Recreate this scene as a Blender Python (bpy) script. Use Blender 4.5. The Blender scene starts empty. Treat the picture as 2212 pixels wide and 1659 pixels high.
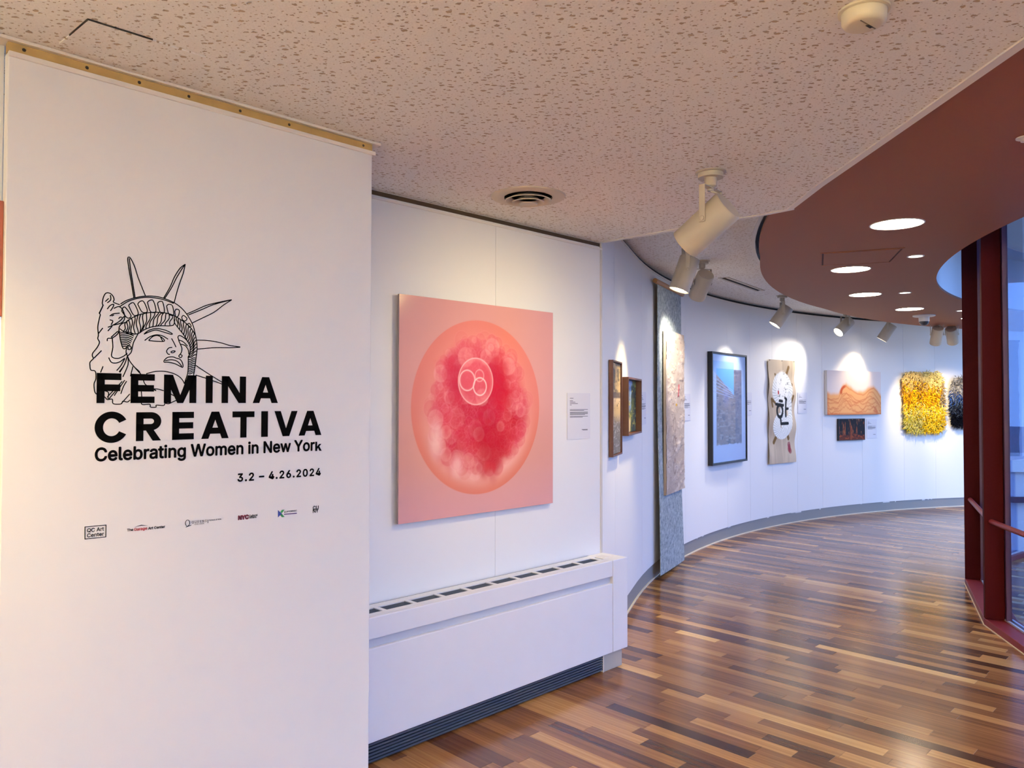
import bpy, math, random
import numpy as np
from mathutils import Vector, Matrix

random.seed(7)
rng = np.random.default_rng(11)
SC = bpy.context.scene
COL = SC.collection

# ------------------------------------------------------------------ camera
FPX, PITCH, ROLL, EYE = 1650.0, math.radians(1.3), math.radians(0.1), 1.6
cp_, sp_, cr_, sr_ = math.cos(PITCH), math.sin(PITCH), math.cos(ROLL), math.sin(ROLL)
cam_d = bpy.data.cameras.new('camera')
cam_d.sensor_width = 36.0
cam_d.lens = FPX / 2212.0 * 36.0
cam_d.clip_start = 0.05
cam = bpy.data.objects.new('camera', cam_d)
COL.objects.link(cam)
_f = Vector((0, cp_, sp_)); _u = Vector((0, -sp_, cp_)); _x = Vector((1, 0, 0))
_r = _x * cr_ + _u * sr_
_uu = _u * cr_ - _x * sr_
M = Matrix((( _r.x, _uu.x, -_f.x, 0), (_r.y, _uu.y, -_f.y, 0), (_r.z, _uu.z, -_f.z, EYE), (0, 0, 0, 1)))
cam.matrix_world = M
SC.camera = cam

# ------------------------------------------------------------------ world, exposure
SKY = (0.26, 0.48, 1.0)
SKY_STRENGTH = 2.85
w = bpy.data.worlds.new('world'); SC.world = w; w.use_nodes = True
bg = w.node_tree.nodes['Background']
bg.inputs[0].default_value = (*SKY, 1); bg.inputs[1].default_value = SKY_STRENGTH
SC.view_settings.view_transform = 'Standard'
SC.view_settings.look = 'None'
SC.view_settings.gamma = 1.0
SC.view_settings.use_curve_mapping = False
SC.view_settings.exposure = 0.62
cy = SC.cycles
cy.max_bounces = 7; cy.diffuse_bounces = 4; cy.glossy_bounces = 3; cy.transmission_bounces = 4; cy.transparent_max_bounces = 8
cy.caustics_reflective = False; cy.caustics_refractive = False
cy.use_adaptive_sampling = True; cy.adaptive_threshold = .025
SPOT_W = 48.0          # watts of one track spot
DOWN_E = 42.0          # emission of a ceiling downlight disc
WARM = (1.0, 0.77, 0.46)
WASH = (1.0, 0.82, 0.50)
WARM_Y = (1.0, 0.78, 0.32)
NEUT = (1.0, 0.90, 0.74)

# ------------------------------------------------------------------ levels and plan
Z_CEIL, Z_SOFF, Z_FAR, Z_TOP = 2.60, 2.66, 2.82, 3.25
CC = np.array([9.09, 3.546])      # centre of the round court
R_WALL, R_GLASS = 8.51, 5.92
U = np.array([2 ** -.5, 2 ** -.5, 0.0]); N = np.array([2 ** -.5, -2 ** -.5, 0.0]); ZV = np.array([0, 0, 1.0])
N_PANEL, N_REC = -2.452, -3.0
RX = 1.43                          # straight edge of the near ceiling

def wp(u, n, z): return U * u + N * n + ZV * z
def ray(px, py):
    x, y = (px - 1106) / FPX, (py - 829.5) / FPX
    x, y = x * cr_ + y * sr_, -x * sr_ + y * cr_
    return np.array([x, cp_ + y * sp_, sp_ - y * cp_])
EYEP = np.array([0, 0, EYE])
def onz(px, py, z):
    d = ray(px, py); return EYEP + d * ((z - EYE) / d[2])
def onn(px, py, n):
    d = ray(px, py); p = EYEP + d * (n / (N @ d)); return float(p @ U), float(p[2])
def pan(px, py): return onn(px, py, N_PANEL)
def ring(ang, r, z=0.0):
    a = math.radians(ang); return np.array([CC[0] + r * math.cos(a), CC[1] + r * math.sin(a), z])

# curved wall path: straight from the corner, tangent into the arc
E0 = np.array([0.555, 4.82])
_dv = CC - E0; _D = np.hypot(*_dv); LT = math.sqrt(_D ** 2 - R_WALL ** 2)
_a = math.atan2(_dv[1], _dv[0]) + math.asin(R_WALL / _D)
TDIR = np.array([math.cos(_a), math.sin(_a)]); TP = E0 + TDIR * LT
A_T = math.degrees(math.atan2(TP[1] - CC[1], TP[0] - CC[0]))
def wall(s, d=0.0):
    """point on the curved wall at arc length s, d metres into the room"""
    if s <= LT:
        nrm = np.array([TDIR[1], -TDIR[0]])
        p = E0 + TDIR * s + nrm * d
        return np.array([p[0], p[1]]), nrm
    a = math.radians(A_T) - (s - LT) / R_WALL
    e = np.array([math.cos(a), math.sin(a)])
    return CC + e * (R_WALL - d), -e
def wall_s(px, py=870, d=0.0):
    r = ray(px, py); t = r[0] / r[1]
    lo, hi = 0.0, 11.5
    for _ in range(50):
        m = (lo + hi) / 2; p, _n = wall(m, d)
        if p[0] / p[1] < t: lo = m
        else: hi = m
    return (lo + hi) / 2
def wall_z(px, py, s, d=0.0):
    p, _n = wall(s, d); r = ray(px, py)
    return EYE + r[2] / r[1] * p[1]

# ------------------------------------------------------------------ materials
def lin(c):
    c = np.asarray(c, float) / 255.0
    return np.where(c <= .04045, c / 12.92, ((c + .055) / 1.055) ** 2.4)
def newmat(name):
    m = bpy.data.materials.new(name); m.use_nodes = True
    return m, m.node_tree, m.node_tree.nodes['Principled BSDF']
def mat(name, col, rough=.5, metal=0, spec=.5, bump=0, bscale=60, vary=0, coat=0):
    m, nt, b = newmat(name)
    b.inputs['Base Color'].default_value = (*col, 1); b.inputs['Roughness'].default_value = rough
    b.inputs['Metallic'].default_value = metal; b.inputs['Specular IOR Level'].default_value = spec
    b.inputs['Coat Weight'].default_value = coat
    if bump or vary:
        tc = nt.nodes.new('ShaderNodeNewGeometry')
        nz = nt.nodes.new('ShaderNodeTexNoise'); nz.inputs['Scale'].default_value = bscale; nz.inputs['Detail'].default_value = 4
        nt.links.new(tc.outputs['Position'], nz.inputs['Vector'])
        if bump:
            bp = nt.nodes.new('ShaderNodeBump'); bp.inputs['Strength'].default_value = bump; bp.inputs['Distance'].default_value = .002
            nt.links.new(nz.outputs['Fac'], bp.inputs['Height']); nt.links.new(bp.outputs['Normal'], b.inputs['Normal'])
        if vary:
            mx = nt.nodes.new('ShaderNodeMix'); mx.data_type = 'RGBA'
            mx.inputs['A'].default_value = (*[c * (1 - vary) for c in col], 1); mx.inputs['B'].default_value = (*[min(1, c * (1 + vary)) for c in col], 1)
            nt.links.new(nz.outputs['Fac'], mx.inputs['Factor']); nt.links.new(mx.outputs['Result'], b.inputs['Base Color'])
    return m
def emit(name, col, s):
    m, nt, b = newmat(name)
    b.inputs['Base Color'].default_value = (.8, .8, .8, 1)
    b.inputs['Emission Color'].default_value = (*col, 1); b.inputs['Emission Strength'].default_value = s
    return m
def paintmat(name, rough=.6, spec=.3, coat=0, bump=0):
    m, nt, b = newmat(name)
    a = nt.nodes.new('ShaderNodeAttribute'); a.attribute_name = 'Col'
    nt.links.new(a.outputs['Color'], b.inputs['Base Color'])
    b.inputs['Roughness'].default_value = rough; b.inputs['Specular IOR Level'].default_value = spec
    b.inputs['Coat Weight'].default_value = coat; b.inputs['Coat Roughness'].default_value = .05
    if bump:
        g = nt.nodes.new('ShaderNodeNewGeometry'); nz = nt.nodes.new('ShaderNodeTexNoise')
        nz.inputs['Scale'].default_value = 90; nt.links.new(g.outputs['Position'], nz.inputs['Vector'])
        bp = nt.nodes.new('ShaderNodeBump'); bp.inputs['Strength'].default_value = bump; bp.inputs['Distance'].default_value = .003
        nt.links.new(nz.outputs['Fac'], bp.inputs['Height']); nt.links.new(bp.outputs['Normal'], b.inputs['Normal'])
    return m

def ceiling_mat(name, col, pit, scale, thr=.30):  # pit: darker colour that paints in the shade inside the holes
    m, nt, b = newmat(name)
    L = nt.links.new
    g = nt.nodes.new('ShaderNodeNewGeometry')
    nd = nt.nodes.new('ShaderNodeTexNoise'); nd.inputs['Scale'].default_value = 95; nd.inputs['Detail'].default_value = 2
    L(g.outputs['Position'], nd.inputs['Vector'])
    vm = nt.nodes.new('ShaderNodeVectorMath'); vm.operation = 'MULTIPLY_ADD'; vm.inputs[1].default_value = (.012, .012, 0)
    L(nd.outputs['Color'], vm.inputs[0]); L(g.outputs['Position'], vm.inputs[2])
    masks = []
    for rot, sx, kk, tk in ((62, .60, .72, 1.0), (8, .70, 1.25, .85)):
        mp = nt.nodes.new('ShaderNodeMapping'); mp.inputs['Rotation'].default_value = (0, 0, math.radians(rot)); mp.inputs['Scale'].default_value = (scale * kk * sx, scale * kk, 0)
        L(vm.outputs['Vector'], mp.inputs['Vector'])
        vo = nt.nodes.new('ShaderNodeTexVoronoi'); vo.voronoi_dimensions = '2D'; vo.inputs['Scale'].default_value = 1.0
        L(mp.outputs['Vector'], vo.inputs['Vector'])
        sz = nt.nodes.new('ShaderNodeSeparateColor'); L(vo.outputs['Color'], sz.inputs['Color'])
        lim = nt.nodes.new('ShaderNodeMath'); lim.operation = 'MULTIPLY'; lim.inputs[1].default_value = thr * tk; L(sz.outputs['Red'], lim.inputs[0])
        df = nt.nodes.new('ShaderNodeMath'); df.operation = 'SUBTRACT'; L(lim.outputs[0], df.inputs[0]); L(vo.outputs['Distance'], df.inputs[1])
        mr = nt.nodes.new('ShaderNodeMapRange'); mr.inputs['From Min'].default_value = 0; mr.inputs['From Max'].default_value = .06; L(df.outputs[0], mr.inputs['Value'])
        masks.append(mr.outputs['Result'])
    mk = nt.nodes.new('ShaderNodeMath'); mk.operation = 'MAXIMUM'; L(masks[0], mk.inputs[0]); L(masks[1], mk.inputs[1])
    n2 = nt.nodes.new('ShaderNodeTexNoise'); n2.inputs['Scale'].default_value = 160; n2.inputs['Detail'].default_value = 3
    L(g.outputs['Position'], n2.inputs['Vector'])
    mx = nt.nodes.new('ShaderNodeMix'); mx.data_type = 'RGBA'
    gr = nt.nodes.new('ShaderNodeMix'); gr.data_type = 'RGBA'; gr.inputs['A'].default_value = (*[c * .86 for c in col], 1); gr.inputs['B'].default_value = (*[min(1, c * 1.08) for c in col], 1)
    L(n2.outputs['Fac'], gr.inputs['Factor']); L(gr.outputs['Result'], mx.inputs['A']); mx.inputs['B'].default_value = (*pit, 1)
    L(mk.outputs[0], mx.inputs['Factor']); L(mx.outputs['Result'], b.inputs['Base Color'])
    b.inputs['Roughness'].default_value = .95; b.inputs['Specular IOR Level'].default_value = .1
    ml = nt.nodes.new('ShaderNodeMath'); ml.operation = 'MULTIPLY'; ml.inputs[1].default_value = .3
    ad = nt.nodes.new('ShaderNodeMath'); ad.operation = 'SUBTRACT'
    L(n2.outputs['Fac'], ml.inputs[0]); L(ml.outputs[0], ad.inputs[0]); L(mk.outputs[0], ad.inputs[1])
    bp = nt.nodes.new('ShaderNodeBump'); bp.inputs['Strength'].default_value = .6; bp.inputs['Distance'].default_value = .004
    L(ad.outputs[0], bp.inputs['Height']); L(bp.outputs['Normal'], b.inputs['Normal'])
    return m

def wood_floor_mat():
    m, nt, b = newmat('strip_oak')
    L = nt.links.new
    at = nt.nodes.new('ShaderNodeAttribute'); at.attribute_name = 'tone'
    g = nt.nodes.new('ShaderNodeNewGeometry')
    mp = nt.nodes.new('ShaderNodeMapping'); mp.inputs['Rotation'].default_value = (0, 0, math.radians(45))
    L(g.outputs['Position'], mp.inputs['Vector'])
    mp2 = nt.nodes.new('ShaderNodeMapping'); mp2.inputs['Scale'].default_value = (.9, 62, 1)
    L(mp.outputs['Vector'], mp2.inputs['Vector'])
    off = nt.nodes.new('ShaderNodeVectorMath'); off.operation = 'MULTIPLY_ADD'; off.inputs[1].default_value = (37, 0, 91)
    L(at.outputs['Color'], off.inputs[0]); L(mp2.outputs['Vector'], off.inputs[2])
    nz = nt.nodes.new('ShaderNodeTexNoise'); nz.inputs['Scale'].default_value = 1.0; nz.inputs['Detail'].default_value = 6; nz.inputs['Roughness'].default_value = .6; nz.inputs['Distortion'].default_value = .15
    L(off.outputs['Vector'], nz.inputs['Vector'])
    sep = nt.nodes.new('ShaderNodeSeparateColor'); L(at.outputs['Color'], sep.inputs['Color'])
    ma = nt.nodes.new('ShaderNodeMath'); ma.operation = 'MULTIPLY_ADD'; ma.inputs[1].default_value = .55; 
    sb = nt.nodes.new('ShaderNodeMath'); sb.operation = 'SUBTRACT'; sb.inputs[1].default_value = .275
    L(nz.outputs['Fac'], ma.inputs[0]); L(sep.outputs['Red'], sb.inputs[0]); L(sb.outputs[0], ma.inputs[2])
    cr = nt.nodes.new('ShaderNodeValToRGB'); e = cr.color_ramp.elements
    e[0].position = 0.0; e[0].color = (*lin((62, 36, 22)), 1)
    e[1].position = 1.0; e[1].color = (*lin((226, 182, 112)), 1)
    for p, c in ((.25, (102, 64, 38)), (.5, (146, 99, 56)), (.75, (188, 138, 80))):
        q = e.new(p); q.color = (*lin(c), 1)
    L(ma.outputs[0], cr.inputs['Fac']); L(cr.outputs['Color'], b.inputs['Base Color'])
    b.inputs['Roughness'].default_value = .20
    b.inputs['Specular IOR Level'].default_value = .5
    return m

def glass_mat():
    m, nt, b = newmat('tinted_glass')
    nt.nodes.remove(b)
    L = nt.links.new
    out = nt.nodes['Material Output']
    tr = nt.nodes.new('ShaderNodeBsdfTransparent'); tr.inputs['Color'].default_value = (.80, .86, .97, 1)
    gl = nt.nodes.new('ShaderNodeBsdfGlossy'); gl.inputs['Roughness'].default_value = .01
    fr = nt.nodes.new('ShaderNodeFresnel'); fr.inputs['IOR'].default_value = 1.52
    mx = nt.nodes.new('ShaderNodeMixShader')
    g = nt.nodes.new('ShaderNodeNewGeometry'); mr = nt.nodes.new('ShaderNodeMapRange')
    mr.inputs['To Min'].default_value = 1.52; mr.inputs['To Max'].default_value = 1 / 1.52     # thin sheet: same reflection on both faces
    L(g.outputs['Backfacing'], mr.inputs['Value']); L(mr.outputs['Result'], fr.inputs['IOR'])
    L(fr.outputs[0], mx.inputs[0]); L(tr.outputs[0], mx.inputs[1]); L(gl.outputs[0], mx.inputs[2]); L(mx.outputs[0], out.inputs['Surface'])
    return m

def felt_mat():
    m, nt, b = newmat('grey_felt')
    L = nt.links.new
    g = nt.nodes.new('ShaderNodeNewGeometry')
    n1 = nt.nodes.new('ShaderNodeTexNoise'); n1.inputs['Scale'].default_value = 26; n1.inputs['Detail'].default_value = 8; n1.inputs['Roughness'].default_value = .75
    L(g.outputs['Position'], n1.inputs['Vector'])
    cr = nt.nodes.new('ShaderNodeValToRGB'); e = cr.color_ramp.elements
    e[0].position = .30; e[0].color = (*lin((104, 116, 120)), 1); e[1].position = .70; e[1].color = (*lin((198, 206, 206)), 1)
    L(n1.outputs['Fac'], cr.inputs['Fac']); L(cr.outputs['Color'], b.inputs['Base Color'])
    b.inputs['Roughness'].default_value = 1; b.inputs['Specular IOR Level'].default_value = .1
    bp = nt.nodes.new('ShaderNodeBump'); bp.inputs['Strength'].default_value = .5; bp.inputs['Distance'].default_value = .004
    L(n1.outputs['Fac'], bp.inputs['Height']); L(bp.outputs['Normal'], b.inputs['Normal'])
    return m

WHITE = mat('wall_paint', (.80, .79, .77), .55, spec=.3, bump=.06, bscale=180)
ENAMEL = mat('white_enamel', (.80, .79, .79), .35, spec=.45, bump=.03, bscale=9, vary=.02)
BEAD = mat('white_bead', (.78, .74, .68), .45)
CEILM = ceiling_mat('fissured_tile', (.88, .88, .85), (.44, .36, .27), 56, .255)
CEILF = ceiling_mat('sprayed_plaster', (.88, .88, .85), (.60, .55, .48), 54, .30)
TERRA = mat('terracotta_paint', (.27, .088, .033), .6, spec=.3, bump=.05, bscale=200)
DARK = mat('plenum_black', (.012, .011, .010), .9)
WOODT = mat('raw_wood_strip', (.36, .24, .085), .6, vary=.25, bscale=14)
SCREW = mat('screw_head', (.03, .025, .02), .4, metal=.7)
FLOORM = wood_floor_mat()
SUB = mat('joint_filler', (.42, .32, .22), .8)
GREYB = mat('grey_vinyl_base', (.25, .25, .24), .5)
CAULK = mat('pale_caulk', (.70, .62, .48), .6)
SPOTM = mat('putty_enamel', (.47, .42, .34), .42, spec=.4)
SPOTIN = mat('reflector', (.75, .72, .66), .25, metal=.6)
LAMP_N = emit('lamp_face', (1, .93, .80), 9)
LAMP_Y = emit('lamp_face_yellow', (1, .86, .55), 9)
DOWNM = emit('downlight_face', (1, .84, .62), DOWN_E)
DOWNS = emit('small_downlight_face', (1, .93, .82), 5)
METALW = mat('white_metal', (.74, .71, .66), .4)
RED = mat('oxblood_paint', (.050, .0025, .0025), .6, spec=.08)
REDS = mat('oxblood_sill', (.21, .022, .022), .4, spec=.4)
NAVY = mat('gasket', (.010, .012, .035), .5)
PLUM = mat('plum_tint', (.07, .022, .05), .4)
ALU = mat('bright_track', (.75, .78, .82), .3, metal=.6)
GLASS = glass_mat()
INK = mat('black_vinyl', (.002, .002, .002), .8, spec=.03)
INKR = mat('red_vinyl', (.30, .012, .012), .5)
INKB = mat('blue_vinyl', (.02, .04, .25), .5)
INKG = mat('green_vinyl', (.03, .25, .05), .5)
INKP = mat('violet_vinyl', (.05, .02, .12), .5)
CARD = mat('label_card', (.72, .71, .74), .7)
CARDT = mat('label_print', (.10, .10, .12), .7)
GRILLE = mat('slate_grille', (.055, .075, .105), .4, metal=.2)
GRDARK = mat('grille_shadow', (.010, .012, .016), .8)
VENTM = mat('vent_enamel', (.56, .50, .40), .4)
CREAM = mat('detector_plastic', (.66, .60, .44), .5)
WALNUT = mat('walnut_frame', (.085, .022, .012), .4, vary=.2, bscale=30)
BLACKF = mat('black_frame', (.006, .006, .006), .4)
DOWEL = mat('oak_dowel', (.38, .18, .06), .5, vary=.15, bscale=40)
FELT = felt_mat()
PAINT = paintmat('painted_surface', .65, .25)
PAINTG = paintmat('acrylic_print', .16, .18)
PAINTR = paintmat('relief_canvas', .8, .2, bump=.8)
EDGEW = mat('canvas_edge', (.72, .70, .68), .7)
EDGEP = mat('acrylic_edge', (.36, .27, .25), .3)
YARN = paintmat('wool', .95, .05)
CLEAR = mat('dome_smoke', (.05, .05, .055), .08)
CARPET = mat('violet_carpet', (.075, .05, .10), .95, vary=.3, bscale=120)
SLATE = mat('slate_pillar', (.10, .12, .17), .8, vary=.35, bscale=25)

# ------------------------------------------------------------------ mesh helpers
class MB:
    def __init__(s): s.v = []; s.f = []; s.m = []
    def add(s, vs, fs, mi=0):
        o = len(s.v); s.v += [tuple(float(c) for c in v) for v in vs]
        s.f += [tuple(i + o for i in f) for f in fs]; s.m += [mi] * len(fs)
        return s
    def hexa(s, p, mi=0):
        return s.add(p, [(0, 3, 2, 1), (4, 5, 6, 7), (0, 1, 5, 4), (1, 2, 6, 5), (2, 3, 7, 6), (3, 0, 4, 7)], mi)
    def ubox(s, u0, u1, n0, n1, z0, z1, mi=0):
        return s.hexa([wp(u0, n1, z0), wp(u1, n1, z0), wp(u1, n0, z0), wp(u0, n0, z0), wp(u0, n1, z1), wp(u1, n1, z1), wp(u1, n0, z1), wp(u0, n0, z1)], mi)
    def box(s, x0, x1, y0, y1, z0, z1, mi=0):
        return s.hexa([(x0, y0, z0), (x1, y0, z0), (x1, y1, z0), (x0, y1, z0), (x0, y0, z1), (x1, y0, z1), (x1, y1, z1), (x0, y1, z1)], mi)
    def prism(s, poly, z0, z1, mi=0):
        """poly counter-clockwise in plan"""
        n = len(poly)
        vs = [(p[0], p[1], z0) for p in poly] + [(p[0], p[1], z1) for p in poly]
        return s.add(vs, [tuple(range(n))[::-1], tuple(range(n, 2 * n))] + [(i, (i + 1) % n, n + (i + 1) % n, n + i) for i in range(n)], mi)
    def strip(s, A, B, z0, z1, mi=0):
        """solid between two plan polylines A and B of equal length"""
        n = len(A)
        vs = [(p[0], p[1], z) for z in (z0, z1) for L in (A, B) for p in L]
        a0, b0, a1, b1 = 0, n, 2 * n, 3 * n
        fs = []
        for i in range(n - 1):
            fs += [(a0 + i, a0 + i + 1, b0 + i + 1, b0 + i), (a1 + i, b1 + i, b1 + i + 1, a1 + i + 1),
                   (a0 + i, a1 + i, a1 + i + 1, a0 + i + 1), (b0 + i, b0 + i + 1, b1 + i + 1, b1 + i)]
        fs += [(a0, b0, b1, a1), (a0 + n - 1, a1 + n - 1, b1 + n - 1, b0 + n - 1)]
        return s.add(vs, fs, mi)
    def tube(s, pts, r, k=10, caps=True, mi=0):
        pts = [np.asarray(p, float) for p in pts]; n = len(pts); rr = r if hasattr(r, '__len__') else [r] * n
        vs = []; ref = None
        for i, p in enumerate(pts):
            t = pts[min(i + 1, n - 1)] - pts[max(i - 1, 0)]; t = t / (np.linalg.norm(t) + 1e-12)
            if ref is None: ref = np.array([0, 0, 1.0]) if abs(t[2]) < .9 else np.array([1.0, 0, 0])
            a = np.cross(t, ref); a /= np.linalg.norm(a) + 1e-12; b = np.cross(t, a); ref = np.cross(a, t)
            vs += [p + rr[i] * (math.cos(2 * math.pi * j / k) * a + math.sin(2 * math.pi * j / k) * b) for j in range(k)]
        fs = [(i * k + j, i * k + (j + 1) % k, (i + 1) * k + (j + 1) % k, (i + 1) * k + j) for i in range(n - 1) for j in range(k)]
        if caps: fs += [tuple(range(k))[::-1], tuple(range((n - 1) * k, n * k))]
        return s.add(vs, fs, mi)
    def lathe(s, o, ax, prof, k=40, mi=0):
        """prof: (r, h) along ax from o"""
        o = np.asarray(o, float); ax = np.asarray(ax, float); ax /= np.linalg.norm(ax)
        a = np.cross(ax, (0, 0, 1.0) if abs(ax[2]) < .9 else (1.0, 0, 0)); a /= np.linalg.norm(a); b = np.cross(ax, a)
        vs = [o + ax * h + r * (math.cos(2 * math.pi * j / k) * a + math.sin(2 * math.pi * j / k) * b) for r, h in prof for j in range(k)]
        fs = [(i * k + j, i * k + (j + 1) % k, (i + 1) * k + (j + 1) % k, (i + 1) * k + j) for i in range(len(prof) - 1) for j in range(k)]
        return s.add(vs, fs, mi)
    def fbox(s, o, X, Y, Z, x0, x1, y0, y1, z0, z1, mi=0):
        o, X, Y, Z = (np.asarray(q, float) for q in (o, X, Y, Z))
        P = lambda x, y, z: o + X * x + Y * y + Z * z
        return s.hexa([P(x0, y0, z0), P(x1, y0, z0), P(x1, y1, z0), P(x0, y1, z0), P(x0, y0, z1), P(x1, y0, z1), P(x1, y1, z1), P(x0, y1, z1)], mi)
    def build(s, name, mats, parent=None, smooth=False, bevel=0, label=None):
        return link(name, s.v, s.f, mats, parent, smooth, bevel, s.m, label)

def link(name, V, F, mats, parent=None, smooth=False, bevel=0, mi=None, label=None, col=None, colname='Col', base=None):
    V = np.asarray(V, float).reshape(-1, 3)
    lo, hi = V.min(0), V.max(0)
    o = np.array([(lo[0] + hi[0]) / 2, (lo[1] + hi[1]) / 2, lo[2]]) if base is None else np.asarray(base, float)
    me = bpy.data.meshes.new(name)
    me.from_pydata((V - o).tolist(), [], F)
    for m in (mats if isinstance(mats, (list, tuple)) else [mats]): me.materials.append(m)
    if mi is not None and len(set(mi)) > 1: me.polygons.foreach_set('material_index', mi)
    if col is not None:
        a = me.color_attributes.new(colname, 'FLOAT_COLOR', 'POINT')
        c = np.ones((len(V), 4), np.float32); c[:, :3] = col; a.data.foreach_set('color', c.ravel())
    if smooth: 
        me.polygons.foreach_set('use_smooth', [True] * len(me.polygons))
        try: me.set_sharp_from_angle(angle=math.radians(38))
        except Exception: pass
    me.update()
    ob = bpy.data.objects.new(name, me); COL.objects.link(ob)
    if parent is not None:
        ob.parent = parent; ob.location = Vector(o) - Vector(world_of(parent))
    else: ob.location = o
    WPOS[ob.name] = Vector(o)
    if bevel:
        b = ob.modifiers.new('bevel', 'BEVEL'); b.width = bevel; b.segments = 2; b.limit_method = 'ANGLE'; b.angle_limit = math.radians(40)
    if label: ob['label'] = label
    return ob
WPOS = {}
def world_of(o): return WPOS[o.name]
def thing(name, loc, label, cat, group=None):
    e = bpy.data.objects.new(name, None); COL.objects.link(e); e.location = loc; e.empty_display_size = .1
    WPOS[e.name] = Vector(loc); tag(e, label, cat, group); return e
def tag(o, label, cat, group=None):
    o['label'] = label; o['category'] = cat
    if group: o['group'] = group
    return o
def struct(o, label=None):
    o['kind'] = 'structure'
    if label: o['label'] = label
    return o
def lamp(name, kind, loc, parent, energy, col, **kw):
    d = bpy.data.lights.new(name, kind); d.energy = energy; d.color = col
    for k, v in kw.items(): setattr(d, k, v)
    o = bpy.data.objects.new(name, d); COL.objects.link(o)
    o.parent = parent; o.location = Vector(loc) - Vector(world_of(parent)); WPOS[o.name] = Vector(loc)
    return o

# numpy noise for the paintings
def vnoise(x, y, seed):
    r = np.random.default_rng(seed).random((128, 128))
    xi, yi = np.floor(x).astype(int), np.floor(y).astype(int); fx, fy = x - xi, y - yi
    fx, fy = fx * fx * (3 - 2 * fx), fy * fy * (3 - 2 * fy)
    g = lambda a, b: r[a % 128, b % 128]
    return (g(xi, yi) * (1 - fx) + g(xi + 1, yi) * fx) * (1 - fy) + (g(xi, yi + 1) * (1 - fx) + g(xi + 1, yi + 1) * fx) * fy
def fbm(x, y, seed, o=4):
    t = 0; a = .5; n = 0
    for i in range(o): t = t + a * vnoise(x * 2 ** i, y * 2 ** i, seed + i); n += a; a *= .5
    return t / n
def sst(a, b, x):
    t = np.clip((x - a) / (b - a), 0, 1); return t * t * (3 - 2 * t)
def over(img, c, a): return img * (1 - a[..., None]) + lin(c) * a[..., None]
def seg(a, b, p, q):
    p, q = np.asarray(p, float), np.asarray(q, float); d = q - p
    t = np.clip(((a - p[0]) * d[0] + (b - p[1]) * d[1]) / (d @ d + 1e-12), 0, 1)
    return np.hypot(a - p[0] - t * d[0], b - p[1] - t * d[1])
def picture(name, P00, P10, P01, nx, ny, fn, m, parent=None, bend=None):
    """painted surface: corner, right corner, top corner; fn(a, b) -> linear rgb"""
    P00, P10, P01 = (np.asarray(p, float) for p in (P00, P10, P01))
    a, b = np.meshgrid(np.linspace(0, 1, nx), np.linspace(0, 1, ny))
    V = P00 + a[..., None] * (P10 - P00) + b[..., None] * (P01 - P00)
    if bend is not None: V = V + bend(a, b)
    c = np.clip(fn(a, b), 0, 1)
    i = np.arange(nx * ny).reshape(ny, nx)
    F = np.stack([i[:-1, :-1], i[:-1, 1:], i[1:, 1:], i[1:, :-1]], -1).reshape(-1, 4).tolist()
    return link(name, V.reshape(-1, 3), F, m, parent, True, col=c.reshape(-1, 3))

# ================================================================== FLOOR
fl = MB(); fl.box(-7, 16, -5, 16, -.15, -.0012)
floor = struct(fl.build('floor', SUB), 'brown strip wood floor of the curved corridor')
PW = .0762
def project(p):
    d = np.asarray(p, float) - EYEP
    x, zf, up = d[0], d[1] * cp_ + d[2] * sp_, -d[1] * sp_ + d[2] * cp_
    return 1106 + FPX * x / zf, 829.5 - FPX * up / zf, zf
def in_room(u, n):
    p = wp(u, n, 0)[:2]; r = np.hypot(*(p - CC))
    if r < 5.86 or p[1] < -2.5 or n > 4.5: return False
    if u < 3.86: return n > -3.12
    return r < 8.62
planks = []
k0 = int(-2.6 / PW); k1 = int(14.8 / PW)
for k in range(k0, k1):
    u0 = k * PW; n = -9.5 + random.random() * .8
    while n < 4.4:
        ln = random.choice((.36, .46, .56, .7, .84, .98, 1.15)) * random.uniform(.85, 1.15)
        if any(in_room(u0 + PW / 2, q) for q in (n, n + ln / 2, n + ln)):
            planks.append((u0, n, ln))
        n += ln
def plank_mesh(u0, n0, ln):
    h = random.uniform(-.0002, .0003); u1 = u0 + PW - .0003; n1 = n0 + ln - .0016
    return [wp(u0, n0, -.02), wp(u1, n0, -.02), wp(u1, n1, -.02), wp(u0, n1, -.02), wp(u0, n0, h), wp(u1, n0, h), wp(u1, n1, h), wp(u0, n1, h)]
PF = [(4, 5, 6, 7), (0, 4, 7, 3), (1, 2, 6, 5), (0, 1, 5, 4), (3, 7, 6, 2)]
PF = [tuple(reversed(f)) for f in PF]
def tone():
    t = random.gauss(.50, .17)
    if random.random() < .13: t -= .26
    return min(.95, max(.05, t)), random.random(), random.random()
score = []
for i, (u0, n0, ln) in enumerate(planks):
    qs = []; vis = 0
    for q in (0, .25, .5, .75, 1):
        p = wp(u0 + PW / 2, n0 + ln * q, 0)
        if p[1] < .5: continue
        x, y, z = project(p)
        r = np.hypot(*(p[:2] - CC))
        occ = (n0 + ln * q < -2.83 and u0 < 3.8) or x < 795 or r > 8.5 or r < 6.03
        if 0 < x < 2212 and y < 1659 and not occ: vis += 1; qs.append(1 / z ** 3)
    score.append((ln * sum(qs) if vis else 0, i))
best = set(i for sc_, i in sorted(score, reverse=True)[:298] if sc_ > 0)
RV, RF, RC = [], [], []
for i, (u0, n0, ln) in enumerate(planks):
    v = plank_mesh(u0, n0, ln); t = tone()
    if i in best:
        link('plank', v, PF, FLOORM, floor, col=np.array([t] * 8), colname='tone')
    else:
        o = len(RV); RV += v; RF += [tuple(j + o for j in f) for f in PF]; RC += [t] * 8
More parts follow.
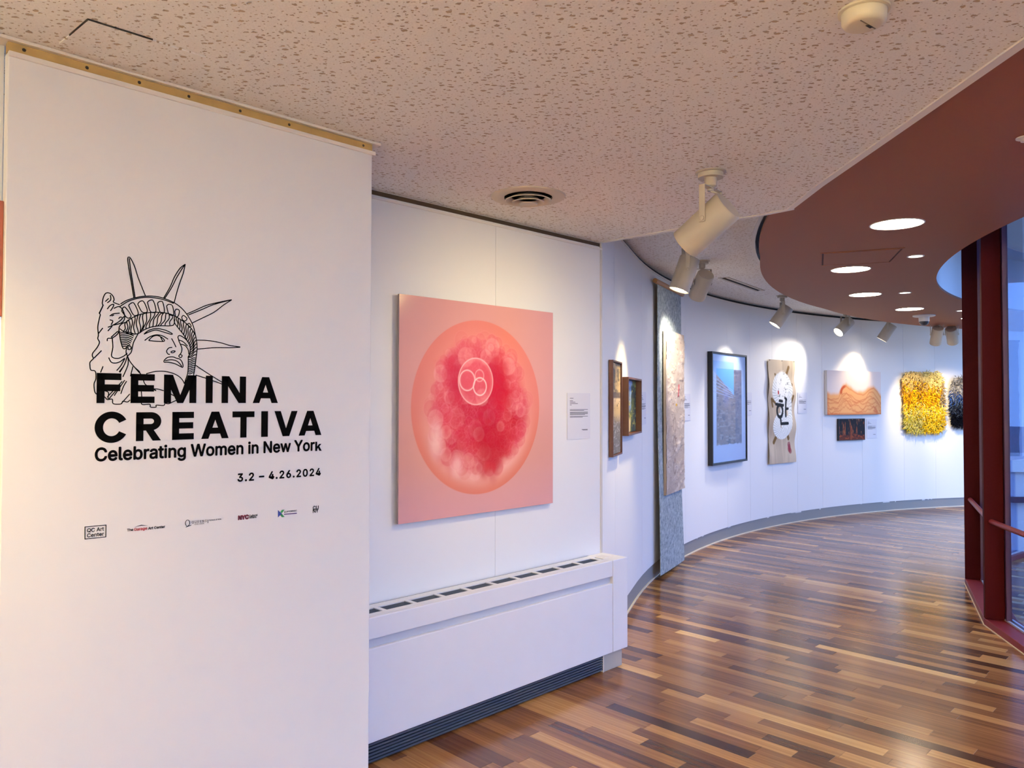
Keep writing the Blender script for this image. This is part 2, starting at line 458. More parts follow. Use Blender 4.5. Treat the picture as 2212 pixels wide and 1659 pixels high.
rest = link('plank_field', RV, RF, FLOORM, floor, col=np.array(RC), colname='tone'); rest['kind'] = 'stuff'

# ================================================================== WALLS
def arc(a0, a1, r, k): return [ring(a0 + (a1 - a0) * i / k, r)[:2] for i in range(k + 1)]
# title panel: four-foot board standing in front of the recess
b = MB(); b.ubox(.49, 1.687, N_PANEL - .04, N_PANEL, 0, 2.562)
wl = struct(b.build('wall_left', WHITE, bevel=.003), 'off white board wall carrying the exhibition title')
b = MB(); b.ubox(1.647, 1.685, N_REC, N_PANEL - .04, 0, 2.59)
struct(b.build('wall_return', WHITE), 'short white return behind the title wall')
# wood strip with screws, bead above and below it
b = MB(); b.ubox(.49, 1.69, N_PANEL - .03, N_PANEL - .004, 2.562, 2.590)
t1 = struct(b.build('trim_1', WOODT), 'bare wood strip with screw heads along the top of the title wall')
for px in (52, 188, 301, 408, 519, 625, 785):
    u, z = onn(px, 100 + (px - 18) * .273 - 2, N_PANEL - .004)
    s_ = MB(); s_.lathe(wp(u, N_PANEL - .004, 2.578), N, [(0, .0015), (.004, .0015), (.005, 0)], 12)
    s_.build('screw', SCREW, t1)
b = MB(); b.ubox(.49, 1.70, N_PANEL - .008, N_PANEL + .006, 2.548, 2.563)
struct(b.build('trim_2', BEAD, bevel=.002), 'thin white bead below the wood strip')
b = MB(); b.ubox(.44, 1.72, N_PANEL - .05, N_PANEL + .012, 2.590, 2.60)
struct(b.build('trim_3', BEAD, bevel=.002), 'pale metal angle where the title wall meets the ceiling')
# wall beyond the left edge, turning towards the viewer
b = MB(); b.ubox(-3.4, .49, N_PANEL - .09, N_PANEL - .045, 0, 2.60)
struct(b.build('wall_side', WHITE), 'yellow lit wall beyond the left edge of the title wall')
# recessed wall: two boards with a hairline joint
b = MB(); b.ubox(1.0, 3.80, N_REC - .10, N_REC - .004, 0, 2.82)
wr = struct(b.build('wall_recess', WHITE), 'white recessed wall behind the convector')
for i, (a0, a1) in enumerate(((1.69, 2.872), (2.874, 3.785))):
    b = MB(); b.ubox(a0, a1, N_REC - .004, N_REC, .60, 2.555); b.build('wall_panel', WHITE, wr)
b = MB(); b.ubox(1.6, 3.79, N_REC - .03, N_REC - .002, 2.576, 2.597); struct(b.build('trim_4', mat('gap_brown', (.045, .028, .016), .9)), 'dark gap above the recessed wall')
b = MB(); b.ubox(1.6, 3.80, N_REC - .006, N_REC + .008, 2.555, 2.566); struct(b.build('trim_5', BEAD, bevel=.002), 'thin white bead along the top of the recessed wall')
b = MB(); b.ubox(3.782, 3.802, N_REC - .05, N_REC + .004, .655, 2.60); struct(b.build('trim_6', mat('corner_bead', (.62, .58, .50), .5), bevel=.002), 'cream corner bead at the end of the recessed wall')

# curved wall: boards following the arc, recessed joints
S_END = 11.4
def wall_slab(s0, s1, d0, d1, z0, z1, step=.22):
    k = max(2, int((s1 - s0) / step)); ss = [s0 + (s1 - s0) * i / k for i in range(k + 1)]
    m_ = MB(); m_.strip([wall(s, d0)[0] for s in ss], [wall(s, d1)[0] for s in ss], z0, z1); return m_
wc = struct(wall_slab(0, S_END, -.16, -.02, 0, 3.2).build('wall_curved', WHITE, smooth=True), 'long curved white gallery wall')
joints = [-.0] + [wall_s(x) for x in (1328, 1387, 1480, 1571, 1620, 1668, 1722, 1776, 1862, 1952, 2020, 2088)] + [S_END]
for s0, s1 in zip(joints[:-1], joints[1:]):
    wall_slab(s0 + .0012, s1 - .0012, -.02, 0, .135, 2.785).build('wall_panel', WHITE, wc, smooth=True)
struct(wall_slab(.02, S_END, -.019, -.008, 2.785, 2.812).build('trim_7', DARK, smooth=True), 'dark shadow gap at the top of the curved wall')
struct(wall_slab(.02, S_END, -.015, .008, 2.774, 2.786).build('trim_8', BEAD, smooth=True), 'thin white bead at the top of the curved wall')
bb = struct(wall_slab(.02, S_END, -.019, -.008, .0, .134).build('baseboard_curved', GREYB, smooth=True), 'grey base strip under the curved wall')
wall_slab(.02, S_END, -.008, .004, 0, .010).build('caulk_bead', CAULK, bb, smooth=True)
for i in range(16):     # scraps of old white paint on the base
    s0 = random.uniform(3.2, 9.6); l_ = random.choice((.02, .03, .05, .08, .14))
    wall_slab(s0, s0 + l_, -.009, -.007, .134 - random.uniform(.006, .016), .133, .2).build('paint_scrap', WHITE, bb)
# closing walls behind the viewer (out of the photograph)
b = MB(); b.box(-7, 2.6, -3.1, -3.0, 0, 3.2); struct(b.build('wall_back', WHITE), 'plain white wall behind the viewpoint')

# ================================================================== CEILINGS
E_W = wp(3.80, N_REC - .06, 0)[:2]
SEAM = [onz(1300, 523, Z_CEIL)[:2], onz(1500, 488, Z_CEIL)[:2], onz(1643, 464, Z_CEIL)[:2], onz(1713, 450, Z_CEIL)[:2]]
poly = [(-7, -5), (RX, -5), (RX, 3.5), SEAM[3], SEAM[2], SEAM[1], SEAM[0], E_W, wp(1.0, N_REC - .06, 0)[:2], wp(-5.0, N_REC - .06, 0)[:2]]
b = MB(); b.prism(poly, Z_CEIL, Z_CEIL + .05)
ceil = struct(b.build('ceiling', CEILM), 'beige fissured ceiling over the near bay')
# one loose tile that shows its edges
q = [onz(*p_, Z_CEIL)[:2] for p_ in ((190, 40), (445, 122), (330, 190), (128, 92))]
b = MB(); b.prism([q[0], q[1], q[2], q[3]], Z_CEIL - .0035, Z_CEIL + .001); b.build('ceiling_tile', CEILM, ceil)
b = MB()
for p_, r_ in (((190, 40), (330, 84)), ((190, 40), (150, 74))):
    A_, B_ = onz(*p_, Z_CEIL), onz(*r_, Z_CEIL); d_ = (B_ - A_) / np.linalg.norm(B_ - A_); c_ = np.array([-d_[1], d_[0], 0])
    b.fbox(A_, d_, c_, ZV, 0, np.linalg.norm(B_ - A_), -.0013, .0013, -.004, .001)
b.build('open_joint', DARK, ceil)
# edge trims
b = MB(); b.box(RX - .03, RX + .004, -5, 3.5, Z_CEIL - .006, Z_CEIL + .05)
b.strip([(RX - .03, 3.5), SEAM[3] - np.array([.03, 0])], [(RX + .004, 3.5), SEAM[3]], Z_CEIL - .006, Z_CEIL + .05)
struct(b.build('trim_9', BEAD), 'pale metal edge of the near ceiling beside the brown soffit')
b = MB()
sd = np.array([.011, .011])
b.strip([p_ - sd for p_ in SEAM], [p_ + sd for p_ in SEAM], Z_CEIL - .005, Z_CEIL + .20)
struct(b.build('trim_10', BEAD), 'pale strip across the step in the ceiling')
# far ceiling, higher, between brown soffit and curved wall
outer = [wall(s, -.1)[0] for s in np.linspace(0.0, S_END, 60)]
inner = [ring(a, 7.60)[:2] for a in np.linspace(172, 96, 60)]
inner[0] = SEAM[3] + np.array([-.12, .12]); outer[0] = SEAM[0] + np.array([-.05, .05])
b = MB(); b.strip(inner, outer, Z_FAR, Z_FAR + .05)
struct(b.build('ceiling_far', CEILF), 'raised beige ceiling along the curved wall')
tr = [ring(a, 7.605)[:2] for a in np.linspace(174, 150, 16)]; tr2 = [ring(a, 7.58)[:2] for a in np.linspace(174, 150, 16)]
b = MB(); b.strip(tr, tr2, Z_FAR - .008, Z_FAR + .05); struct(b.build('trim_11', BEAD), 'curved pale edge of the raised ceiling')
# brown soffit: ring between the glass and the corridor
angs = np.linspace(232, 100, 120)
def r_out(a):
    if a > 178.5: return 8.3
    if a > 174: return 7.67
    if a > 137: return 7.545 + max(0, a - 164) * .012
    return 7.545 + (137 - a) * .0135
so = [ring(a, r_out(a))[:2] for a in angs]; si = [ring(a, 6.215)[:2] for a in angs]
b = MB(); b.strip(si, so, Z_SOFF, Z_SOFF + .02)
soff = struct(b.build('ceiling_soffit', TERRA), 'terracotta brown curved soffit with downlights')
b = MB(); b.strip([ring(a, 6.222)[:2] for a in angs], [ring(a, 6.24)[:2] for a in angs], Z_SOFF + .02, Z_TOP)
struct(b.build('trim_12', WHITE), 'white upstand of the light cove above the soffit edge')
# roof over everything, hidden slab added to keep sky light out
b = MB(); b.strip([ring(a, 5.15)[:2] for a in angs], [ring(a, 17)[:2] for a in angs], Z_TOP, Z_TOP + .1)
struct(b.build('ceiling_top', WHITE), 'white ceiling above the gap beside the glass')
# access hatch in the soffit
H4 = [onz(*p_, Z_SOFF)[:2] for p_ in ((1776, 547), (1950, 536), (1922, 565), (1775, 573))]
hc = sum(H4) / 4
hatch = thing('access_hatch', (hc[0], hc[1], Z_SOFF), 'brown rectangular access hatch in the terracotta soffit', 'hatch')
b = MB(); b.prism([hc + (p_ - hc) * 1.0 for p_ in H4], Z_SOFF - .0015, Z_SOFF + .001); b.build('joint', mat('hatch_joint', (.06, .02, .012), .8), hatch)
b = MB(); b.prism([hc + (p_ - hc) * .955 for p_ in H4], Z_SOFF - .004, Z_SOFF); b.build('door', TERRA, hatch)
b = MB()
for i in range(4):
    A_, B_ = H4[i], H4[(i + 1) % 4]; A2, B2 = hc + (A_ - hc) * 1.05, hc + (B_ - hc) * 1.05
    b.hexa([(*hc + (A_ - hc) * 1.008, Z_SOFF - .004)] * 0 or [(*(hc + (A_ - hc) * 1.006), Z_SOFF - .004), (*(hc + (B_ - hc) * 1.006), Z_SOFF - .004), (*B2, Z_SOFF - .004), (*A2, Z_SOFF - .004),
            (*(hc + (A_ - hc) * 1.006), Z_SOFF), (*(hc + (B_ - hc) * 1.006), Z_SOFF), (*B2, Z_SOFF), (*A2, Z_SOFF)])
b.build('frame', TERRA, hatch)

# ================================================================== WINDOW WALL OF THE COURT
POSTS = [226.9 - 13.2 * i for i in range(9)]       # 160.9 and 147.7 are the two in view
R_NOSE = 6.03
def facet(i, num):
    a1, a0 = POSTS[i], POSTS[i + 1]
    e = thing('window_%d' % num, ring(a1, R_GLASS), None, None)
    del e['label']; del e['category']
    struct(e, 'tall glass bay with oxblood red posts of the round court')
    for nm, a in (('post', a0),):
        rad = np.append((CC - ring(a, 1)[:2]) / -1.0, 0); rad /= np.linalg.norm(rad); tan = np.array([-rad[1], rad[0], 0]); c0 = np.append(CC, 0)
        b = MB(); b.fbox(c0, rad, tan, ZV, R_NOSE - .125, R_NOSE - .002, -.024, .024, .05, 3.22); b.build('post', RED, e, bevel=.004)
        b = MB(); b.fbox(c0, rad, tan, ZV, R_GLASS - .045, R_GLASS - .018, -.05, .05, .06, 3.2); b.build('gasket', NAVY, e)
        b = MB(); b.fbox(c0, rad, tan, ZV, R_GLASS - .045, R_GLASS - .012, -.075, -.05, .06, 3.2); b.fbox(c0, rad, tan, ZV, R_GLASS - .045, R_GLASS - .012, .05, .075, .06, 3.2); b.build('post_reflection', PLUM, e)  # plum strips standing in for the post's reflection in the glass
    P, Q = ring(a1, R_GLASS - .03), ring(a0, R_GLASS - .03)
    ex = (Q - P); Lg = np.linalg.norm(ex); ex /= Lg; ey = np.array([-ex[1], ex[0], 0])
    b = MB(); b.fbox(P, ex, ey, ZV, .02, Lg - .02, -.004, .004, .055, 3.2); b.build('pane', GLASS, e)
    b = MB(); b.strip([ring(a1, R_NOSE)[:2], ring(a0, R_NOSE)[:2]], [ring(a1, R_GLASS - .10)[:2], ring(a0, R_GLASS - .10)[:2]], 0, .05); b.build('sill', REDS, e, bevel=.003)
    b = MB(); b.fbox(P, ex, ey, ZV, .02, Lg - .02, .006, .022, .05, .062); b.fbox(P, ex, ey, ZV, .02, Lg - .02, -.034, -.018, .05, .062); b.build('glass_track', ALU, e)
    b = MB(); b.strip([ring(a1, R_NOSE + .006)[:2], ring(a0, R_NOSE + .006)[:2]], [ring(a1, R_NOSE - .001)[:2], ring(a0, R_NOSE - .001)[:2]], 0, .006); b.build('caulk_bead', CAULK, e)
    return P, Q, ex, Lg
for num, i in enumerate((4, 5, 3, 2, 1, 6, 7, 0), 1):
    facet(i, num)
for i, lab in ((4, 'red tube handrail in front of the right-hand glass bay'), (5, 'red tube handrail behind the nearest red post')):
    a1, a0 = POSTS[i], POSTS[i + 1]; rr = R_NOSE - .045
    A_, B_ = ring(a1, rr, .745), ring(a0, rr, .745)
    hr = thing('handrail', (*((A_ + B_) / 2)[:2], .745), lab, 'railing', 'red handrails at the glass')
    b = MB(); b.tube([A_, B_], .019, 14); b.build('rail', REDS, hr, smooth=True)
# the court behind the glass
b = MB(); b.prism([ring(a, 5.80)[:2] for a in np.linspace(0, 357, 120)], -.05, -.01)
struct(b.build('floor_court', CARPET), 'dark violet carpet behind the glass')
b = MB(); b.prism([ring(a, 60)[:2] for a in np.linspace(0, 354, 60)], -.5, -.3)  # unseen dark disc, added so sky light enters only from above
struct(b.build('ground', mat('outdoor_ground', (.10, .10, .10), .9)), 'unseen dark ground outside, added to cut light from below')

# pale pillar with a dark torn banner, white counter, far white wall: seen through the glass
def gl(px, py, depth):
    d = ray(px, py); return EYEP + d * (depth / d[1])
c0 = gl(2186, 900, 8.6)
pil = thing('pillar', (c0[0], c0[1], -.01), 'slate grey column behind the glass with a ragged pale edge', 'pillar')
b = MB(); b.box(c0[0] - .07, c0[0] + .10, c0[1], c0[1] + .2, -.01, 2.3); b.build('shaft', SLATE, pil)
b = MB(); zz = np.linspace(.9, 2.28, 24); pts = [(c0[0] + .10 - .012 * random.random() - .014, z) for z in zz]
for (x0, za), (x1, zb) in zip(pts[:-1], pts[1:]):
    b.add([(x0, c0[1] - .004, za), (c0[0] + .106, c0[1] - .004, za), (c0[0] + .106, c0[1] - .004, zb), (x1, c0[1] - .004, zb), (x0, c0[1] + .004, za), (c0[0] + .106, c0[1] + .004, za), (c0[0] + .106, c0[1] + .004, zb), (x1, c0[1] + .004, zb)],
          [(0, 1, 2, 3), (7, 6, 5, 4), (1, 5, 6, 2), (0, 3, 7, 4)])
b.build('ragged_edge', EDGEW, pil)
c1 = gl(2205, 1010, 8.0)
cou = thing('counter', (c1[0], c1[1], -.01), 'white two tier counter standing behind the glass', 'counter')
b = MB(); b.box(c1[0] - .20, c1[0] + 1.2, c1[1] - .1, c1[1] + .5, .88, 1.0); b.build('top', ENAMEL, cou)
b = MB(); b.box(c1[0] - .18, c1[0] + 1.15, c1[1] - .05, c1[1] + .45, .62, .88); b.build('upper_front', CARD, cou)
b = MB(); b.box(c1[0] - .18, c1[0] + 1.18, c1[1] - .08, c1[1] + .47, .56, .62); b.build('rail', PLUM, cou)
b = MB(); b.box(c1[0] - .18, c1[0] + 1.15, c1[1] - .02, c1[1] + .42, -.01, .56); b.build('base', CARD, cou)
c2 = gl(2212, 900, 12.5)
b = MB(); b.box(c2[0] - .55, c2[0] + 5, c2[1], c2[1] + .15, -.05, 3.1)
struct(b.build('wall_court', WHITE), 'bright white wall on the far side of the court')
sg = thing('sign', (c2[0] + .1, c2[1], 1.4), 'pale blue round letters on the white wall beyond the glass', 'sign')
blu = mat('pale_blue_letters', (.20, .38, .60), .6)
def ringletter(cx, cz, r0, r1, nm):
    m_ = MB(); k = 28
    vs = []; 
    for j in range(k):
        t = 2 * math.pi * j / k
        for r_ in (r0, r1):
            for y in (c2[1] - .012, c2[1]): vs.append((cx + r_ * math.cos(t), y, cz + r_ * math.sin(t)))
    fs = []
    for j in range(k):
        A_, B_ = 4 * j, 4 * ((j + 1) % k)
        fs += [(A_, A_ + 2, B_ + 2, B_), (A_ + 2, A_ + 3, B_ + 3, B_ + 2), (A_ + 1, A_, B_, B_ + 1)]
    m_.add(vs, fs); return m_.build(nm, blu, sg)
q_ = gl(2210, 890, 12.49); ringletter(q_[0] + .02, q_[2], .075, .11, 'letter')
q_ = gl(2209, 866, 12.49); ringletter(q_[0], q_[2], .012, .045, 'letter')
b = MB(); q_ = gl(2202, 921, 12.49); b.box(q_[0], q_[0] + .4, c2[1] - .012, c2[1], q_[2] - .02, q_[2] + .02); b.build('line', blu, sg)

# ================================================================== RADIATOR
RF_, RU1 = -2.803, 3.80
rad = thing('convector', tuple(wp(2.75, -2.9, 0)), 'long white convector cabinet with a louvred top below the pink artwork', 'radiator')
RB = N_REC + .002
b = MB()
b.ubox(1.72, 3.655, RB, RF_ - .022, .115, .56)          # core
b.build('body', ENAMEL, rad)
b = MB(); b.ubox(1.72, 3.652, RF_ - .022, RF_, .112, .520); b.build('front_panel', ENAMEL, rad, bevel=.004)
b = MB(); b.ubox(1.72, 3.652, RF_ - .022, RF_, .560, .655); b.build('upper_rail', ENAMEL, rad, bevel=.004)
b = MB(); b.ubox(1.72, 3.652, RF_ - .022, RF_ - .0205, .520, .560); b.build('finger_slot', mat('slot_enamel', (.55, .56, .60), .5), rad)
b = MB(); b.ubox(3.656, RU1, RB, RF_, .112, .655); b.build('end_cover', ENAMEL, rad, bevel=.004)
# top: frame bars around the grille openings
gt0, gt1 = RB + .062, RF_ - .062
b = MB(); b.ubox(1.72, 3.654, RB + .012, gt0, .645, .655); b.ubox(1.72, 3.654, gt1, RF_ - .022, .645, .655)
b.build('top_rail', ENAMEL, rad)
b = MB(); b.ubox(1.72, 3.655, RB, RB + .010, .645, .652); b.build('wall_gap', GRDARK, rad)
b = MB(); b.ubox(1.72, 3.64, gt0, gt1, .60, .612); b.build('grille_floor', GRDARK, rad)
cell = .174; us = [3.62 - cell * i for i in range(11)]
for i in range(len(us)):
    b = MB(); b.ubox(us[i] - .011, us[i] + .011, gt0, gt1, .640, .655); b.build('grille_bar', ENAMEL, rad)
for i in range(len(us) - 1):
    b = MB()
    for j in range(9):
        n_ = gt0 + (gt1 - gt0) * (j + .5) / 9
        b.ubox(us[i + 1] + .011, us[i] - .011, n_ - .0016, n_ + .0016, .630, .6505)
    b.build('louvre', GRILLE, rad)
b = MB(); b.ubox(3.675, 3.735, RB + .05, RF_ - .075, .654, .6565); b.build('access_flap', CARD, rad)
# toe space with slatted grille and end block
b = MB(); b.ubox(1.72, 3.60, RB, RF_ - .052, 0, .115); b.build('toe_backing', GRDARK, rad)
for j in range(7):
    z = .012 + j * .0145
    b = MB(); b.ubox(1.72, 3.602, RF_ - .052, RF_ - .034, z, z + .0085); b.build('toe_slat', GRILLE, rad)
b = MB(); b.ubox(3.600, 3.606, RF_ - .052, RF_ - .030, 0, .112); b.build('toe_frame', METALW, rad)
b = MB(); b.ubox(3.606, 3.782, RB + .01, RF_ - .03, 0, .112); b.build('toe_block', mat('toe_grey', (.40, .38, .34), .5), rad, bevel=.003)

# ================================================================== LETTERING ON THE TITLE WALL
NP = N_PANEL + .0004; TH = .0008
def quadz(mb, q, mi=0):
    """thin solid from a (u, z) quad on the title wall"""
    v = [wp(u, NP, z) for u, z in q] + [wp(u, NP + TH, z) for u, z in q]; k = len(q)
    mb.add(v, [tuple(range(k))[::-1], tuple(range(k, 2 * k))] + [(i, (i + 1) % k, k + (i + 1) % k, k + i) for i in range(k)], mi)
def arcq(cx, cz, rx, rz, tx, tz, a0, a1, k=22):
    out = []
    for i in range(k):
        t0, t1 = (math.radians(a0 + (a1 - a0) * j / k) for j in (i, i + 1))
        f = lambda t, s: (cx + (rx - s * tx) * math.cos(t), cz + (rz - s * tz) * math.sin(t))
        out.append([f(t0, 0), f(t1, 0), f(t1, 1), f(t0, 1)])
    return out
def glyph(ch, w_, t):
    """bold geometric capitals as quads, height 1, width w_, stem t"""
    h = t * .92
    if ch == 'I': return [[(0, 0), (w_, 0), (w_, 1), (0, 1)]]
    if ch == 'F': return [[(0, 0), (t, 0), (t, 1), (0, 1)], [(0, 1 - h), (w_, 1 - h), (w_, 1), (0, 1)], [(0, .40), (w_ * .96, .40), (w_ * .96, .40 + h), (0, .40 + h)]]
    if ch == 'E': return [[(0, 0), (t, 0), (t, 1), (0, 1)]] + [[(0, z), (w_ * k, z), (w_ * k, z + h), (0, z + h)] for z, k in ((0, 1), (.5 - h / 2 + .01, .97), (1 - h, 1))]
    if ch == 'M': return [[(0, 0), (t, 0), (t, 1), (0, 1)], [(w_ - t, 0), (w_, 0), (w_, 1), (w_ - t, 1)], [(0, 1), (t * 1.25, 1), (w_ / 2 + t * .42, .0), (w_ / 2 - t * .42, .0)], [(w_ - t * 1.25, 1), (w_, 1), (w_ / 2 + t * .42, 0), (w_ / 2 - t * .42, 0)]]
    if ch == 'N': return [[(0, 0), (t, 0), (t, 1), (0, 1)], [(w_ - t, 0), (w_, 0), (w_, 1), (w_ - t, 1)], [(0, 1), (t * 1.15, 1), (w_, 0), (w_ - t * 1.15, 0)]]
    if ch == 'A': 
        m = w_ / 2; s = t * .58
        return [[(0, 0), (t * 1.08, 0), (m + s * .75, 1), (m - s, 1)], [(w_ - t * 1.08, 0), (w_, 0), (m + s, 1), (m - s * .75, 1)], [(w_ * .2, .18), (w_ * .8, .18), (w_ * .74, .18 + h), (w_ * .26, .18 + h)]]
    if ch == 'V':
        m = w_ / 2; s = t * .58
        return [[(m - s, 0), (m + s * .75, 0), (t * 1.08, 1), (0, 1)], [(m - s * .75, 0), (m + s, 0), (w_, 1), (w_ - t * 1.08, 1)]]
    if ch == 'T': return [[(w_ / 2 - t / 2, 0), (w_ / 2 + t / 2, 0), (w_ / 2 + t / 2, 1), (w_ / 2 - t / 2, 1)], [(0, 1 - h), (w_, 1 - h), (w_, 1), (0, 1)]]
    if ch == 'C': return arcq(w_ * .53, .5, w_ * .53, .53, t * 1.05, h * 1.02, 28, 332, 40)
    if ch == 'R':
        r = (1 - .36) / 2
        return [[(0, 0), (t, 0), (t, 1), (0, 1)], [(0, 1 - h), (w_ * .58, 1 - h), (w_ * .58, 1), (0, 1)], [(0, .36), (w_ * .58, .36), (w_ * .58, .36 + h), (0, .36 + h)]] + \
            arcq(w_ * .58, .36 + r, w_ * .42, r, t, h, -90, 90) + [[(w_ * .36, .40), (w_ * .36 + t * 1.1, .40), (w_, 0), (w_ - t * 1.15, 0)]]
cpx = lambda x, y: (150 + x / 3.687, 520 + y / 3.687)
cpx2 = lambda x, y: (150 + x / 3.687, 900 + y / 3.687)
title = thing('title_lettering', tuple(wp(1.1, NP, 1.48)), 'large bold black two line exhibition title on the white wall', 'lettering')
rows = [[('F', 216, 412, 1050, 1287), ('E', 487, 678, 1060, 1290), ('M', 752, 1010, 1068, 1292), ('I', 1085, 1140, 1078, 1294), ('N', 1212, 1405, 1080, 1295), ('A', 1460, 1660, 1090, 1298)],
        [('C', 200, 452, 1362, 1594), ('R', 530, 730, 1360, 1588), ('E', 818, 990, 1360, 1582), ('A', 1050, 1268, 1360, 1578), ('T', 1297, 1472, 1360, 1568), ('I', 1527, 1580, 1360, 1565), ('V', 1632, 1815, 1360, 1560), ('A', 1826, 2006, 1360, 1555)]]
for row in rows:
    zt = np.mean([pan(*cpx((a + c) / 2, t))[1] for _, a, c, t, _b in row]); zb = np.mean([pan(*cpx((a + c) / 2, b_))[1] for _, a, c, t, b_ in row]); hh = zt - zb
    for ch, a, c, t, b_ in row:
        ua, uc = pan(*cpx(a, (t + b_) / 2))[0], pan(*cpx(c, (t + b_) / 2))[0]
        m_ = MB()
        for q in glyph(ch, (uc - ua) / hh, .245): quadz(m_, [(ua + x * hh, zb + y * hh) for x, y in q])
        m_.build('letter', INK, title)

try:
    import os
    GROT = bpy.data.fonts.load(os.path.join(bpy.utils.system_resource('DATAFILES'), 'fonts', 'Inter.woff2'))
except Exception: GROT = None
def text_geo(body, bold=0.0, space=1.0):
    cu = bpy.data.curves.new('t', 'FONT'); cu.body = body; cu.font = GROT or cu.font;  cu.space_character = space; cu.resolution_u = 3; cu.fill_mode = 'FRONT'
    ob = bpy.data.objects.new('t', cu); COL.objects.link(ob)
    dg = bpy.context.evaluated_depsgraph_get(); dg.update()
    me = ob.evaluated_get(dg).to_mesh()
    V = np.array([v.co[:] for v in me.vertices]); F = [tuple(p.vertices) for p in me.polygons]
    ob.evaluated_get(dg).to_mesh_clear(); bpy.data.objects.remove(ob); bpy.data.curves.remove(cu)
    return V, F
def wall_text(name, body, pl, pr, parent, m=INK, bold=.0, space=1.0, tall=1.0):
    V, F = text_geo(body, bold, space)
    (u0, z0), (u1, z1) = pan(*pl), pan(*pr)
    x0, x1 = V[:, 0].min(), V[:, 0].max(); s = (u1 - u0) / (x1 - x0)
    W, G = [], []
    sh = [(0, 0)] + ([(bold * math.cos(t), bold * math.sin(t)) for t in np.linspace(0, 2 * math.pi, 9)[:-1]] if bold > 0 else [])
    for k, (dx, dy) in enumerate(sh):
        o = len(W); G += [tuple(i + o for i in f) for f in F]
        W += [wp(u0 + (v[0] + dx - x0) * s, NP + TH + k * 1e-6, (z0 + z1) / 2 + (v[1] + dy) * s * tall) for v in V]
    return link(name, W, G, m, parent)
sub = thing('subtitle_lettering', tuple(wp(1.1, NP, 1.42)), 'bold black one line subtitle below the large title', 'lettering')
wall_text('text', 'Celebrating Women in New Yor', cpx2(205, 345), cpx2(1949, 275), sub, bold=.025, tall=1.05)
m_ = MB()
for q in ([(1957, 200), (1972, 199), (1972, 273), (1957, 274)], [(1968, 243), (1988, 217), (2006, 216), (1972, 258)], [(1976, 240), (1986, 231), (2008, 271), (1990, 272)]): quadz(m_, [pan(*cpx2(*p_)) for p_ in q][::-1])
m_.build('text', INK, sub)
dt = thing('date_lettering', tuple(wp(1.33, NP, 1.34)), 'small black exhibition dates below the subtitle', 'lettering')
wall_text('text', '3.2 \u2013 4.26.2024', cpx2(1340, 512), cpx2(1998, 470), dt, bold=.028, space=1.15, tall=1.0)
# sponsor marks
def bar(mb, pts): quadz(mb, [pan(*p_) for p_ in pts][::-1])
G_ = 'sponsor marks in a row'
lg = thing('sponsor_mark', tuple(wp(.73, NP, 1.2)), 'small boxed two line sponsor mark, leftmost in the row', 'logo', G_)
m_ = MB(); C4 = [(120, 876), (294, 860), (292, 960), (120, 978)]
for i in range(4):
    (xa, ya), (xb, yb) = C4[i], C4[(i + 1) % 4]; cx, cy = 207, 918
    f = lambda x, y, k: cpx2(cx + (x - cx) * k[0], cy + (y - cy) * k[1])
    bar(m_, [f(xa, ya, (1, 1)), f(xb, yb, (1, 1)), f(xb, yb, (.93, .89)), f(xa, ya, (.93, .89))])
m_.build('box_outline', INK, lg)
wall_text('text', 'QC Art', cpx2(140, 920), cpx2(273, 908), lg, bold=.016); wall_text('text', 'Center', cpx2(140, 960), cpx2(273, 948), lg, bold=.016)
lg = thing('sponsor_mark', tuple(wp(.87, NP, 1.2)), 'sponsor mark with a small roof line and one red word', 'logo', G_)
wall_text('text', 'The', cpx2(458, 913), cpx2(506, 909), lg, bold=.026); wall_text('text', 'Garage', cpx2(515, 908), cpx2(617, 899), lg, INKR, .026); wall_text('text', 'Art Center', cpx2(627, 898), cpx2(760, 886), lg, bold=.026)
m_ = MB(); bar(m_, [cpx2(515, 880), cpx2(572, 861), cpx2(572, 868)]); bar(m_, [cpx2(572, 861), cpx2(626, 868), cpx2(572, 868)]); m_.build('roof_line', INK, lg)
lg = thing('sponsor_mark', tuple(wp(1.05, NP, 1.2)), 'sponsor mark with a tall letter Q and a thin divider', 'logo', G_)
m_ = MB()
(uq, zq) = pan(*cpx2(940, 847)); 
for q in arcq(uq, zq, .0075, .0105, .0018, .0014, 0, 360, 24): quadz(m_, q)
bar(m_, [cpx2(925, 878), cpx2(968, 862), cpx2(970, 866), cpx2(927, 882)]); m_.build('emblem', INK, lg)
wall_text('text', 'QUEENS', cpx2(973, 850), cpx2(1092, 838), lg, bold=.006, space=1.25); wall_text('text', 'COLLEGE', cpx2(997, 862), cpx2(1072, 855), lg, bold=.01, space=1.2)
m_ = MB(); bar(m_, [cpx2(1101, 820), cpx2(1104, 820), cpx2(1104, 848), cpx2(1101, 848)]); m_.build('divider', INK, lg)
wall_text('text', 'School of Arts', cpx2(1113, 829), cpx2(1207, 821), lg, bold=.016)
lg = thing('sponsor_mark', tuple(wp(1.22, NP, 1.2)), 'sponsor mark starting with heavy dark red letters', 'logo', G_)
wall_text('text', 'NYC', cpx2(1345, 820), cpx2(1424, 813), lg, mat('dark_red_vinyl', (.12, .004, .006), .5), .07); wall_text('text', 'Cultural', cpx2(1430, 796), cpx2(1497, 790), lg, bold=.026); wall_text('text', 'Affairs', cpx2(1430, 811), cpx2(1487, 806), lg, bold=.026)
lg = thing('sponsor_mark', tuple(wp(1.33, NP, 1.2)), 'sponsor mark with a blue and green letter K', 'logo', G_)
m_ = MB(); bar(m_, [cpx2(1660, 744), cpx2(1690, 772), cpx2(1660, 802)]); m_.build('emblem_left', INKB, lg)
